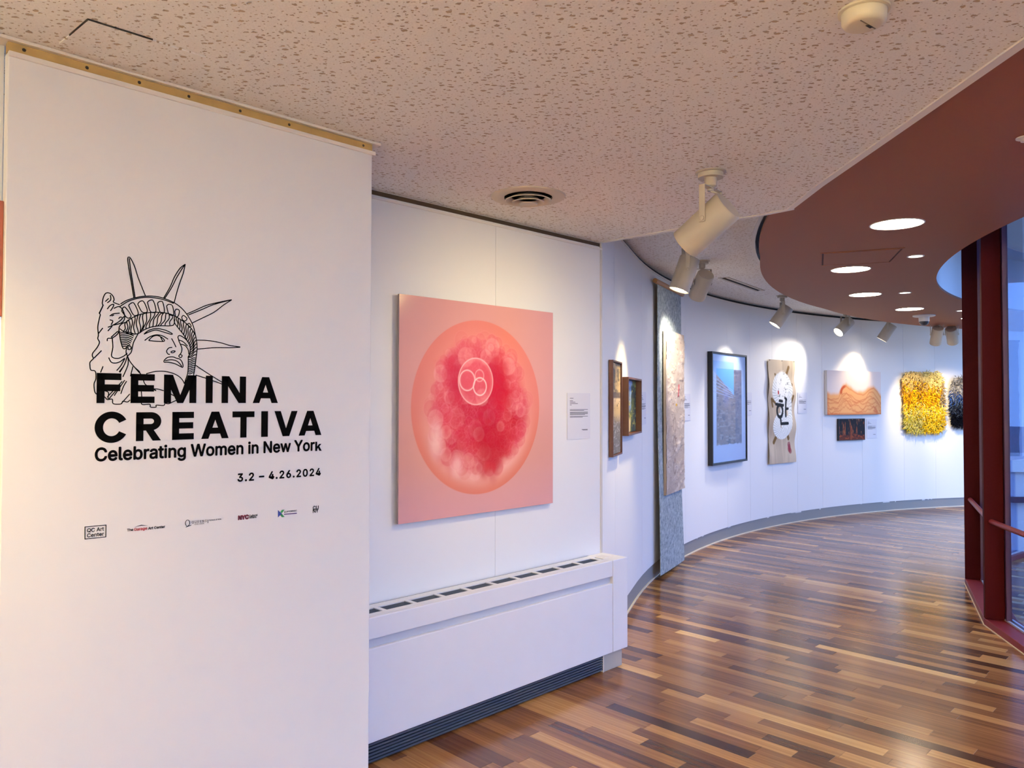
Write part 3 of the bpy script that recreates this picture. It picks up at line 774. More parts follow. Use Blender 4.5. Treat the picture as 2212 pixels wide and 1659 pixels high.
m_ = MB(); bar(m_, [cpx2(1692, 742), cpx2(1712, 741), cpx2(1690, 770), cpx2(1680, 758)]); bar(m_, [cpx2(1690, 772), cpx2(1712, 798), cpx2(1692, 801), cpx2(1678, 786)]); m_.build('emblem_right', INKG, lg)
wall_text('text', 'KUPFERBERG', cpx2(1710, 764), cpx2(1810, 756), lg, bold=.008)
m_ = MB(); bar(m_, [cpx2(1708, 774), cpx2(1810, 766), cpx2(1810, 773), cpx2(1708, 781)]); m_.build('underline', INKP, lg)
lg = thing('sponsor_mark', tuple(wp(1.46, NP, 1.2)), 'sponsor mark of four stacked letters, rightmost in the row', 'logo', G_)
wall_text('text', 'CU', cpx2(1938, 740), cpx2(1982, 736), lg, bold=.022); wall_text('text', 'NY', cpx2(1938, 766), cpx2(1982, 762), lg, bold=.022)

# line drawing of a crowned statue head
LINES = [
 [(470,128),(463,150),(474,230),(490,320),(512,455)], [(476,140),(486,230),(502,330),(522,452)], [(474,128),(492,150),(520,210),(545,290),(580,380),(604,438)],
 [(748,460),(800,370),(835,290),(880,220),(922,187)], [(757,462),(815,370),(850,300),(895,225),(920,190)], [(922,187),(905,260),(880,330),(855,410),(833,495)],
 [(935,583),(1000,555),(1090,515),(1200,488),(1292,470)], [(945,592),(1050,550),(1150,508),(1285,472)], [(1292,471),(1230,510),(1150,570),(1060,615),(978,655)],
 [(1012,792),(1100,795),(1200,812),(1280,835),(1360,846)], [(1360,848),(1280,853),(1180,852),(1100,856),(1018,864)],
 [(1005,992),(1060,1030),(1130,1075),(1215,1128)], [(1005,1070),(1100,1100),(1215,1142)],
 [(405,505),(450,478),(520,455),(600,442),(680,443),(760,462),(840,498),(900,545),(950,610),(985,680),(1000,740),(1012,800),(1016,860),(1008,930),(1000,1000),(988,1072)],
 [(400,525),(470,482),(560,456),(650,452),(750,470),(830,500)],
 [(448,650),(480,625),(540,595),(620,575),(700,570),(770,577),(830,595),(880,625),(930,660),(970,700),(998,745)],
 [(415,560),(425,535),(445,532),(490,598),(460,615),(415,560)], [(470,515),(490,498),(515,500),(548,580),(510,592),(470,515)],
 [(543,505),(560,485),(590,485),(620,562),(578,568),(543,505)], [(620,490),(640,475),(668,480),(688,562),(645,565),(620,490)],
 [(700,500),(715,485),(742,490),(755,568),(722,570),(700,500)], [(773,520),(790,507),(820,520),(828,592),(790,582),(773,520)],
 [(838,560),(852,545),(875,558),(865,600),(845,605),(838,560)], [(893,610),(908,595),(935,620),(920,640),(900,630),(893,610)], [(940,665),(955,658),(968,680),(955,690),(940,665)],
 [(400,700),(430,722),(480,742),(545,740),(590,712),(650,688),(720,678),(800,678),(830,668),(838,625)],
 [(448,650),(420,660),(395,690),(400,760),(412,820),(430,860),(455,850)], [(545,742),(525,780),(510,810),(500,850),(490,890),(462,918)],
 [(455,850),(470,835),(490,845),(485,865),(465,865),(470,850)], [(455,850),(450,890),(462,918)],
 [(462,918),(480,960),(520,1010),(560,1055)], [(545,1030),(565,1060),(585,1100),(600,1140),(640,1170),(690,1195)],
 [(610,1060),(680,1042),(750,1040),(820,1055),(870,1080),(900,1110),(915,1140)], [(945,930),(945,1000),(940,1060),(925,1105),(915,1140)],
 [(592,745),(630,715),(690,700),(760,712),(815,738),(808,745),(750,728),(690,712),(640,724),(592,745)],
 [(598,795),(640,765),(690,750),(740,758),(785,785)], [(630,795),(660,765),(700,755),(740,775),(755,800),(700,802),(630,795)], [(722,762),(742,800)],
 [(812,778),(830,810),(848,848)], [(818,850),(790,855),(773,880),(785,903),(800,905)], [(805,885),(825,878),(842,880),(825,892),(805,890)],
 [(880,905),(897,915),(885,932),(870,920),(880,905)],
 [(752,955),(780,930),(820,925),(850,935),(880,945),(900,975),(902,1008),(880,1000),(840,980),(790,968),(755,968),(752,955)], [(760,957),(810,948),(860,962),(895,1002)],
 [(862,765),(880,755),(920,780),(950,815),(962,850),(957,900),(942,930)], [(862,765),(872,800),(885,830),(895,860),(890,890),(880,905)], [(885,825),(920,835),(945,870),(950,905)], [(868,790),(905,805),(940,840)],
 [(838,600),(835,650),(870,700),(910,750),(935,795)],
 [(260,500),(270,450),(290,418),(320,418),(345,440),(355,470),(350,490),(400,510)],
 [(260,500),(265,520),(240,575),(245,590),(235,630),(225,690),(230,750),(225,780),(238,810),(220,850),(185,895),(182,920),(190,938),(165,965),(162,990),(170,1030),(205,1040),(210,1100),(195,1140),(200,1200),(215,1222)],
 [(300,545),(325,515),(352,507),(345,530),(325,560)], [(320,600),(350,582),(400,577)], [(300,495),(328,470),(325,432)], [(285,485),(312,460)], [(320,630),(345,640),(330,670)],
 [(305,690),(350,670),(400,640),(435,602)], [(352,540),(390,525),(420,545),(440,600),(430,640),(400,660),(350,672)], [(390,622),(405,608),(420,612)], [(335,600),(355,590)], [(305,720),(340,680)],
 [(395,700),(385,740),(340,775),(305,778),(300,800)], [(340,775),(345,850),(335,920),(380,938),(430,920),(460,895)], [(312,930),(330,965),(360,975),(400,965),(440,935)],
 [(265,695),(230,740)], [(255,875),(195,935)], [(267,1000),(247,1050)], [(270,510),(235,580)], [(385,720),(330,770)],
 [(460,920),(440,980),(400,1050)], [(465,930),(465,990),(425,1085)], [(440,940),(405,1000),(375,1035)], [(430,1000),(395,1045)], [(505,1000),(485,1080)], [(515,1005),(560,1045)],
 [(215,1222),(280,1245),(300,1265),(340,1262),(348,1298),(410,1300),(425,1278),(460,1285),(482,1268)], [(280,1195),(310,1210),(305,1260)],
 [(570,1288),(582,1305),(640,1303),(645,1325),(690,1325),(690,1310),(750,1312),(760,1295),(790,1298),(830,1280),(855,1270)],
 [(455,1118),(430,1160),(408,1220)], [(420,1120),(300,1245)], [(385,1175),(312,1262)], [(440,1110),(355,1235)], [(480,1220),(410,1300)],
 [(670,1180),(710,1183),(750,1195)], [(800,1218),(845,1242)], [(572,1195),(578,1290)], [(690,1195),(670,1180)],
]
def wavy(p, q, amp=5, k=9, ph=0):
    p, q = np.array(p, float), np.array(q, float); d = q - p; nrm = np.array([-d[1], d[0]]) / (np.hypot(*d) + 1e-9)
    return [tuple(p + d * t + nrm * amp * math.sin(2 * math.pi * t + ph)) for t in np.linspace(0, 1, k)]
top_e = [(448,650),(480,625),(540,595),(620,575),(700,570),(770,577),(830,595)]
bot_e = [(420,715),(480,742),(545,740),(590,712),(650,688),(720,678),(815,672)]
def lerp_path(P, t):
    f = t * (len(P) - 1); i = min(int(f), len(P) - 2); f -= i
    return tuple(np.array(P[i]) * (1 - f) + np.array(P[i + 1]) * f)
for i in range(17): LINES.append(wavy(lerp_path(top_e, (i + .5) / 17), lerp_path(bot_e, (i + .5) / 17), 7, 9, i))
for i in range(9):
    y = 735 + i * 14; LINES.append(wavy((400 + i * 2, y - 12), (520 - i * 6, y + 6), 5, 9, 1))
rt = [(845,605),(880,625),(930,660),(970,700),(998,745),(1010,800),(1014,860),(1008,925)]; lf = [(838,640),(868,700),(905,745),(930,790),(950,825),(962,860),(958,900),(945,930)]
for i in range(15): LINES.append(wavy(lerp_path(rt, (i + .5) / 15), lerp_path(lf, min(1, (i + 1.6) / 15)), 5, 9, .5))
for i in range(9): LINES.append(wavy((1003 - i, 935 + i * 15), (946, 945 + i * 14), 4, 7))
em = thing('line_drawing', tuple(wp(1.0, NP, 1.62)), 'black line drawing of a crowned statue head above the title', 'drawing')
def smoothp(P):
    P = [np.array(p_, float) for p_ in P]
    if len(P) < 3: return P
    out = []
    for i in range(len(P) - 1):
        p0, p1, p2, p3 = P[max(i - 1, 0)], P[i], P[i + 1], P[min(i + 2, len(P) - 1)]
        for t in (0, .25, .5, .75): out.append(.5 * ((2 * p1) + (-p0 + p2) * t + (2 * p0 - 5 * p1 + 4 * p2 - p3) * t * t + (-p0 + 3 * p1 - 3 * p2 + p3) * t ** 3))
    return out + [P[-1]]
def stroke(mb, P, wd):
    Q = [np.array(pan(*cpx(*p_))) for p_ in (smoothp(P) if len(P) < 40 else P)]
    L_, R_ = [], []
    for i, p_ in enumerate(Q):
        d = Q[min(i + 1, len(Q) - 1)] - Q[max(i - 1, 0)]; d /= np.hypot(*d) + 1e-12; nn = np.array([-d[1], d[0]]) * wd / 2
        L_.append(p_ + nn); R_.append(p_ - nn)
    for i in range(len(Q) - 1): mb.add([wp(*a_, NP + TH * .5) if 0 else wp(a_[0], NP + TH * .6, a_[1]) for a_ in (R_[i], R_[i + 1], L_[i + 1], L_[i])], [(0, 1, 2, 3)])
groups = [('ray', LINES[0:3]), ('ray', LINES[3:6]), ('ray', LINES[6:9]), ('ray', LINES[9:11]), ('ray', LINES[11:13]), ('crown', LINES[13:25]), ('face_and_hair', LINES[25:])]
for nm, Ls in groups:
    m_ = MB()
    for P in Ls: stroke(m_, P, .0031)
    m_.build(nm, INK, em)

# ================================================================== PINK ARTWORK
PA = wp(2.205, N_REC + .03, 1.012); art_u0, art_u1, art_z0, art_z1 = 2.204, 3.306, 1.012, 2.116
pk = thing('acrylic_print', tuple(wp(2.755, N_REC + .02, 1.012)), 'large square pink print with a red cell cluster inside a circle', 'artwork')
b = MB(); b.ubox(art_u0, art_u1, N_REC + .018, N_REC + .0295, art_z0, art_z1); b.build('acrylic_sheet', EDGEP, pk)
b = MB(); b.ubox(art_u0 - .0 + .03, art_u1 - .03, N_REC, N_REC + .018, art_z0 + .03, art_z1 - .03); b.build('backing', BEAD, pk)
blob_r = np.random.default_rng(5)
def pink(a, b):
    cx, cy, R0 = .48, .505, .414
    d = np.hypot(a - cx, b - cy)
    img = np.zeros(a.shape + (3,)) + lin((206, 148, 140))
    img = over(img, (218, 158, 140), np.exp(-((a - .4) ** 2 + (b - .42) ** 2) / .14))
    img = over(img, (214, 158, 160), sst(.30, 0, b) * .8)
    inside = sst(R0 + .002, R0 - .002, d)
    disc = np.zeros(a.shape + (3,)) + lin((212, 122, 102))
    disc = over(disc, (222, 146, 130), sst(R0, .22, d) * .9)
    disc = over(disc, (236, 186, 176), sst(.6, .2, b) * sst(R0, R0 * .75, d) * .7)
    img = img * (1 - inside[..., None]) + disc * inside[..., None]
    nz = fbm(a * 7, b * 7, 3)
    img = over(img, (200, 48, 56), sst(.345, .24, d + (nz - .5) * .16) * .85)
    img = over(img, (178, 8, 20), sst(.29, .14, d + (nz - .5) * .26) * .85)
    # translucent round cells with thin rims
    for q in range(520):
        t = blob_r.random() * 2 * math.pi; rr = .325 * math.sqrt(blob_r.random()) ; r0 = blob_r.uniform(.016, .056) * (1.15 - rr)
        x, y = cx + .008 + rr * .98 * math.cos(t), cy + .008 + rr * 1.02 * math.sin(t)
        dd = np.hypot(a - x, b - y)
        k = sst(r0, r0 - .003, dd)
        f = min(1, rr / .31)
        c = np.array((176, 8, 20)) * (1 - f) + np.array((206, 74, 82)) * f
        v = blob_r.random()
        if v < .11: c = np.array((240, 176, 170))
        elif v < .34 and y < cy: c = np.array((200, 40, 74))
        img = over(img, c, k * (.6 + .4 * sst(.3 * r0, r0, dd)) * blob_r.uniform(.10, .32))
        img = over(img, c * .5 + np.array((250, 200, 196)) * .5, np.exp(-((dd - r0) / .0022) ** 2) * .13)
    img = over(img, (184, 4, 10), sst(.16, .04, np.hypot((a - .60) * 1.4, (b - .62) * .8) + (nz - .5) * .14) * .85)
    img = over(img, (172, 6, 24), sst(.20, .06, np.hypot((a - .53) * 1.2, (b - .36) * .9) + (nz - .5) * .14) * .75)
    img = over(img, (180, 8, 16), sst(.12, .03, np.hypot(a - .33, (b - .60) * .8) + (nz - .5) * .12) * .8)
    img = over(img, (244, 206, 200), sst(.06, .0, np.hypot(a - .215, (b - .38) * .5) + (nz - .5) * .05) * .6)
    img = over(img, (244, 196, 190), sst(.05, .0, np.hypot(a - .34, (b - .24) * .7) + (nz - .5) * .05) * .6)
    for x, y, r0, wgt in ((.452, .627, .1125, .55), (.397, .631, .050, .75), (.478, .603, .044, 1.0), (.475, .655, .030, .35)):
        dd = np.hypot(a - x, b - y)
        img = over(img, (232, 112, 120), sst(r0, r0 - .003, dd) * (.34 if r0 > .1 else .10))
        img = over(img, (252, 224, 216), np.exp(-((dd - r0 + .002) / .0026) ** 2) * wgt)
        img = over(img, (244, 180, 176), sst(r0 * .75, r0, dd) * sst(r0 + .001, r0 - .001, dd) * .35 * wgt)
    return img
picture('print_face', wp(art_u0, N_REC + .030, art_z0), wp(art_u1, N_REC + .030, art_z0), wp(art_u0, N_REC + .030, art_z1), 340, 340, pink, PAINTG, pk)

# ================================================================== WALL LABELS
def label_card(o, X, Nn, wd, ht, label, dense=6, top=.87):
    """o: lower left corner on the wall, X along the wall"""
    X, Nn = np.asarray(X, float), np.asarray(Nn, float)
    e = thing('wall_label', tuple(o + X * wd / 2), label, 'label', 'printed labels beside the artworks')
    b = MB(); b.fbox(o, X, Nn, ZV, 0, wd, .0008, .003, 0, ht); cd = b.build('card', CARD, e)
    r = random.Random(int(o[0] * 1000)); m_ = MB()
    def ln(z, x0, x1, h): m_.fbox(o, X, Nn, ZV, x0 * wd, x1 * wd, .003, .0034, z * ht, z * ht + h)
    for z, x1 in ((.88, .26), (.825, .24), (.795, .34), (.765, .45), (.735, .18)): ln(z, .11, x1, .0032)
    z = .635
    for para in (2, 4, 2):
        for j in range(para): ln(z, .11, .89 if j < para - 1 else r.uniform(.5, .85), .0030); z -= .0185
        z -= .018
    ln(.20, .62, .88, .003); ln(.185, .66, .88, .003)
    m_.build('printed_text', CARDT, cd)['kind'] = 'stuff'
    return e
label_card(wp(3.465, N_REC, 1.372), U, N, .216, .279, 'white printed label right of the large pink print')
def wall_frame(s, d=0.0):
    p, nrm = wall(s); t = np.array([-nrm[1], nrm[0]])
    q0, q1 = wall(s - .05)[0], wall(s + .05)[0]; t = (q1 - q0) / np.linalg.norm(q1 - q0)
    return np.append(p, 0), np.append(t, 0), np.append(nrm, 0)
def label_at(px, pyb, label):
    s = wall_s(px); z = wall_z(px, pyb, s); o, X, Nn = wall_frame(s + .108); o = np.append(wall(s, .002)[0], z)
    label_card(o, X, Nn, .216, .279, label)

# ================================================================== FRAMED WORKS ON THE CURVED WALL
def chord(pxl, pxr, d=0.0):
    s0, s1 = wall_s(pxl, 870, d), wall_s(pxr, 870, d)
    A_, B_ = np.append(wall(s0)[0], 0), np.append(wall(s1)[0], 0)
    X = B_ - A_; L_ = np.linalg.norm(X); X = X / L_; Nn = np.array([X[1], -X[0], 0])
    return A_, X, Nn, L_, s0, s1
def deep_frame(name, A_, X, Nn, L_, z0, z1, dep, th, fm, fn, label, nx, ny, back, pm=PAINT, glaze=None, mat_w=0):
    e = thing(name, tuple(A_ + X * L_ / 2 + ZV * z0), label, 'artwork', None)
    for nm, q in (('frame_side', (0, th, z0, z1)), ('frame_side', (L_ - th, L_, z0, z1)), ('frame_rail', (th, L_ - th, z0, z0 + th)), ('frame_rail', (th, L_ - th, z1 - th, z1))):
        b = MB(); b.fbox(A_, X, Nn, ZV, q[0], q[1], .004, dep, q[2], q[3]); b.build(nm, fm, e, bevel=.0015)
    b = MB(); b.fbox(A_, X, Nn, ZV, th * .5, L_ - th * .5, .004, back - .004, z0 + th * .5, z1 - th * .5); b.build('backing', DARK, e)
    g = th + .004
    P = lambda x, z: A_ + X * x + Nn * back + ZV * z
    picture('painting', P(g, z0 + g), P(L_ - g, z0 + g), P(g, z1 - g), nx, ny, fn, pm, e)
    return e
# on the near straight stretch the wall is seen almost edge-on: solve by depth
def grazing(px_back, px_front_l, px_front_r):
    s0 = wall_s(px_back)
    lo, hi = 0, .3
    rr = ray(px_front_l, 870); t = rr[0] / rr[1]
    for _ in range(40):
        m = (lo + hi) / 2; p, _n = wall(s0, m)
        if p[0] / p[1] < t: lo = m
        else: hi = m
    dep = (lo + hi) / 2
    s1 = wall_s(px_front_r, 870, dep)
    return s0, s1, dep
def landscape(a, b):
    n = fbm(a * 3, b * 12, 21); img = np.zeros(a.shape + (3,)) + lin((186, 160, 120))
    img = over(img, (120, 108, 90), sst(.45, .6, fbm(a * 4, b * 22, 8)) * sst(.62, .7, b))
    img = over(img, (96, 84, 84), sst(.60, .62, b) * sst(.69, .67, b) * .9)
    img = over(img, (214, 190, 160), sst(.50, .6, b) * sst(.62, .6, b) * .6)
    img = over(img, (96, 98, 106), sst(.46, .30, b) * .9)
    img = over(img, (170, 170, 176), sst(.55, .75, fbm(a * 9, b * 50, 4)) * sst(.46, .3, b) * .8)
    img = over(img, (44, 32, 26), sst(.02, .01, np.hypot((a - .62) * .35, b - .53)))
    img = over(img, (50, 44, 50), sst(.62, .78, fbm(a * 8, b * 40, 31)) * .6)
    return img
def garden(a, b):
    img = np.zeros(a.shape + (3,)) + lin((88, 98, 52))
    img = over(img, (128, 158, 200), sst(.24, .10, np.abs(a - .48 - .05 * np.sin(b * 9))) * sst(.35, .5, b))
    img = over(img, (176, 172, 70), sst(.45, .62, fbm(a * 5, b * 9, 12)) * sst(.75, .45, b) * sst(.85, .4, a))
    img = over(img, (46, 58, 50), sst(.5, .62, fbm(a * 4, b * 7, 17)) * sst(.45, .7, a))
    img = over(img, (30, 34, 44), sst(.03, .01, np.abs(a - .5)) * sst(.4, .5, b) * sst(.95, .8, b))
    img = over(img, (198, 176, 130), sst(.12, .05, np.abs(a - .45 - .2 * b)) * sst(.32, .2, b))
    img = over(img, (56, 66, 66), sst(.62, .8, a) * sst(.55, .4, b) * .8)
    img = over(img, (200, 190, 90), sst(.6, .75, fbm(a * 14, b * 20, 40)) * .5)
    return img
s0, s1, dep = grazing(1314, 1324.7, 1344.5)
dep = min(max(dep, .03), .075)
def strip_art(s0, s1, dep):
    A_ = np.append(wall(s0)[0], 0); B_ = np.append(wall(s1)[0], 0); X = B_ - A_; L_ = np.linalg.norm(X); X /= L_
    return A_, X, np.array([X[1], -X[0], 0]), L_
A_, X, Nn, L_ = strip_art(s0, s1, dep); print('frame1', s0, s1, dep, L_)
zt, zb = wall_z(1324.7, 777, s0, dep), wall_z(1324.7, 988, s0, dep)
deep_frame('framed_painting', A_, X, Nn, L_, zb, zt, dep, .012, WALNUT, landscape, 'tall narrow walnut framed grey landscape painting beside the corner', 40, 160, dep - .012)
s0b, s1b, depb = grazing(1338, 1358, 1386.5); 
depb = min(max(depb, .03), .085)
s0b = max(s0b, s1 + .06); A_, X, Nn, L_ = strip_art(s0b, s1b, depb); print('frame2', s0b, s1b, depb, L_)
zt, zb = wall_z(1358, 814, s0b, depb), wall_z(1358, 942, s0b, depb)
deep_frame('framed_painting', A_, X, Nn, L_, zb, zt, depb, .014, WALNUT, garden, 'small walnut box framed painting of green and yellow trees', 70, 90, depb - .045)
label_at(1384, 918, 'white label half hidden behind the small walnut framed painting')

# long felt banner with relief panel, hung from a dowel
A_, X, Nn, L_, sb0, sb1 = chord(1411, 1462)
zt = wall_z(1411, 612, sb0)
ban = thing('felt_banner', tuple(A_ + X * L_ / 2 + ZV * .03), 'long grey felt banner hanging from a wooden dowel down to the floor', 'artwork')
nx, ny = 14, 90
a, bb_ = np.meshgrid(np.linspace(0, 1, nx), np.linspace(0, 1, ny))
zbot = np.interp(a[0], [0, 1], [.035, .02])
V = []
for layer in (0, 1):
    V.append(A_ + (a * L_)[..., None] * X + Nn * (.045 + .009 * np.sin(bb_ * 7 + a * 2) * (1 - bb_) + .020 * (1 - bb_) ** 3 - layer * .006)[..., None] + ZV * (zbot[None, :] + bb_ * (zt - zbot[None, :]))[..., None])
V = np.array(V).reshape(-1, 3); i = np.arange(nx * ny).reshape(ny, nx); k = nx * ny
F = np.stack([i[:-1, :-1], i[:-1, 1:], i[1:, 1:], i[1:, :-1]], -1).reshape(-1, 4)
F2 = (F + k)[:, ::-1]
rim = list(i[0]) + list(i[1:, -1]) + list(i[-1, -2::-1]) + list(i[-2:0:-1, 0])
FR = [(rim[(j + 1) % len(rim)], rim[j], rim[j] + k, rim[(j + 1) % len(rim)] + k) for j in range(len(rim))]
link('felt', V, F.tolist() + F2.tolist() + [tuple(int(q) for q in f) for f in FR], FELT, ban, True)
b = MB(); P0, P1 = A_ - X * .09 + Nn * .045, A_ + X * (L_ + .06) + Nn * .045
b.tube([P0 + ZV * (zt + .01), P1 + ZV * (zt + .01)], .022, 16); b.build('dowel', DOWEL, ban, smooth=True)
def relief(a, b):
    img = np.zeros(a.shape + (3,)) + lin((196, 176, 158))
    n = fbm(a * 5, b * 30, 51); img = over(img, (170, 152, 140), sst(.45, .7, n) * .5)
    img = over(img, (226, 210, 194), sst(.55, .75, fbm(a * 6, b * 26, 61)) * .6)
    img = over(img, (150, 120, 110), sst(.72, .80, fbm(a * 10, b * 60, 71)) * .7)
    img = over(img, (198, 92, 96), sst(.010, .004, seg(a * .18, b, (.125, .67), (.115, .60))) * .9)
    img = over(img, (206, 160, 60), sst(.012, .005, np.hypot((a - .55) * .18, b - .545)))
    for y in (.42, .3, .16): img = over(img, (130, 104, 94), np.exp(-((np.hypot((a - .45) * .5, (b - y) * .8) - .035) / .006) ** 2) * .6)
    return img
pl0, pl1 = .16, .96; z0_, z1_ = wall_z(1420, 1073, sb0), wall_z(1420, 710, sb0)
b = MB(); b.fbox(A_, X, Nn, ZV, L_ * pl0, L_ * pl1, .058, .082, z0_, z1_); b.build('panel_edge', mat('raw_linen', (.48, .38, .27), .8), ban)
P = lambda x, z: A_ + X * L_ * x + Nn * .083 + ZV * z
rr_ = np.random.default_rng(3)
def relief_bend(a, b): return (Nn * (.006 * sst(.5, .8, fbm(a * 5, b * 24, 61)))[..., None])
picture('relief_panel', P(pl0, z0_), P(pl1, z0_), P(pl0, z1_), 60, 260, relief, PAINTR, ban, relief_bend)
label_at(1476, 909, 'white label between the felt banner and the black framed print')

# black framed print
def ruin(a, b):
    w_, h_ = 1, 1
    img = np.zeros(a.shape + (3,)) + lin((236, 234, 236))
    ins = sst(.115, .125, a) * sst(.885, .875, a) * sst(.155 + .012 * (fbm(a * 20, b * 0, 2) - .5) * 2, .165, b) * sst(.875, .865, b)
    br = np.zeros(a.shape + (3,)) + lin((172, 126, 88))
    br = over(br, (112, 74, 52), sst(.5, .66, fbm(a * 14, b * 26, 5)))
    br = over(br, (206, 170, 136), sst(.54, .7, fbm(a * 12, b * 60, 9)) * .8)
    br = over(br, (214, 160, 110), sst(.22, .0, np.hypot(a - .5, (b - .45) * .8)) * .5)
    br = over(br, (84, 62, 52), sst(.08, .02, np.abs(np.mod(b * 30 + .3 * np.sin(a * 8), 1) - .5)) * .35)
    br = over(br, (120, 100, 110), sst(.66, .7, a) * .5)
    sky = sst(.0, .012, b - (.875 - .30 * (a - .02)) ) 
    sky = sst(-.004, .004, (b - .86) + (a - .0) * .37) * sst(.645, .635, a)
    img2 = img * (1 - ins[..., None]) + br * ins[..., None]
    img2 = over(img2, (126, 190, 236), sky * sst(.945, .935, b) * (.55 + .45 * ins))
    for k in range(5):
        img2 = over(img2, (216, 206, 214), sst(.005, .002, np.abs(b - (.80 - k * .035) + (a) * (.22 - .03 * k))) * sst(.64, .6, a) * .8)
    img2 = over(img2, (186, 160, 190), sst(.14, .0, np.hypot((a - .4), b - .62)) * .45)
    return img2
A_, X, Nn, L_, s0, s1 = chord(1528, 1604)
zt, zb = wall_z(1524, 759, s0), wall_z(1527, 1006, s0)
fr = deep_frame('framed_print', A_, X, Nn, L_, zb, zt, .06, .022, BLACKF, ruin, 'tall black framed print of a brick wall under a blue sky', 110, 240, .045, PAINT)
b = MB(); b.fbox(A_, X, Nn, ZV, .022, L_ - .022, .052, .0535, zb + .022, zt - .022); b.build('glazing', GLASS, fr)
label_at(1606, 897, 'white label between the black framed print and the paper scroll')

# paper scroll
A_, X, Nn, L_, s0, s1 = chord(1657, 1714)
zt, zb = wall_z(1656, 776, s0), wall_z(1659, 1003, s0); Hs = zt - zb
def scroll(a, b):
    asp = Hs / L_; y = b * asp
    img = np.zeros(a.shape + (3,)) + lin((196, 178, 154))
    img = over(img, (150, 134, 116), sst(.4, .7, fbm(a * 7 + b, b * 2.2, 14)) * .6)
    img = over(img, (214, 198, 172), sst(.3, .1, b) * .3)
    for p, q, wd in (((.66, 3.05 / 3.6), (.74, 3.35 / 3.6), .030), ((.29, .81), (.24, .86), .018), ((.80, .72), (.88, .765), .024), ((.86, .59), (.90, .65), .022), ((.24, .59), (.12, .62), .024), ((.12, .62), (.15, .55), .02), ((.29, .27), (.18, .205), .030), ((.66, .30), (.74, .235), .030)):
        img = over(img, (112, 84, 36), sst(wd * 1.6, wd, seg(a, y / 1.0, (p[0], p[1] * asp), (q[0], q[1] * asp))))
    def coil(img, cx, cy, rx, ry, wd):
        dd = np.abs(np.hypot((a - cx) / rx, (b - cy) / ry) - 1) * min(rx, ry * asp)
        k = sst(wd, wd * .85, dd); img = over(img, (226, 228, 226), k)
        ang = np.arctan2((b - cy) / ry, (a - cx) / rx)
        return over(img, (70, 84, 92), k * sst(.55, .9, np.sin(ang * 30 + dd * 50)) * .5)
    img = coil(img, .50, .72, .20, .085, .17)
    img = coil(img, .48, .36, .19, .075, .12)
    img = coil(img, .66, .48, .15, .14, .09)
    img = over(img, (236, 236, 232), sst(.26, .2, np.hypot(a - .5, (b - .74) * asp * .75)) * .85)
    img = over(img, (90, 96, 100), sst(.66, .74, fbm(a * 22, b * 60, 33)) * sst(.3, .2, np.hypot(a - .5, (b - .74) * asp * .8)) * .8)
    img = over(img, (176, 40, 44), sst(.028, .018, seg(a, y, (.35, .695 * asp), (.36, .675 * asp))))
    K = lambda x, y_: (x, y_ * asp)
    for p, q, wd in ((K(.40, .605), K(.50, .600), .034), (K(.27, .572), K(.54, .560), .034), (K(.60, .632), K(.66, .615), .030), (K(.645, .62), K(.635, .455), .036), (K(.64, .525), K(.74, .528), .030), (K(.43, .44), K(.45, .385), .034), (K(.45, .382), K(.70, .384), .036)):
        img = over(img, (4, 4, 4), sst(wd, wd * .7, seg(a, y, p, q)))
    img = over(img, (4, 4, 4), sst(.036, .026, np.abs(np.hypot((a - .41), (y - .505 * asp) * .88) - .105)))
    for k, (x, y_) in enumerate(((.76, .175), (.77, .15), (.76, .13), (.79, .115))):
        img = over(img, (140, 30, 54), sst(.05, .03, np.abs(np.hypot(a - x, (y - y_ * asp)) - .02)) * .75)
    return img
ps = thing('paper_scroll', tuple(A_ + X * L_ / 2 + ZV * zb), 'tall beige paper hanging with a white dragon and one black brush character', 'artwork')
P = lambda x, z: A_ + X * L_ * x + Nn * .012 + ZV * z
def wavep(a, b): return Nn * (.012 + .010 * np.sin(b * 19 + a * 1.5) * np.abs(a - .5) * 2 * sst(1.0, .8, b))[..., None] + X * (.008 * np.sin(b * 21) * (a - .5) * 2)[..., None]
picture('paper', P(0, zb), P(1, zb), P(0, zt), 100, 300, scroll, PAINT, ps, wavep)
b = MB()
for x in (.04, .5, .96): b.lathe(A_ + X * L_ * x + Nn * .026 + ZV * (zt - .01), Nn, [(0, .003), (.005, .002), (.006, -.002)], 10)
b.build('pin', SCREW, ps)['kind'] = 'stuff'
label_at(1723, 893, 'white label right of the paper hanging with the brush character')

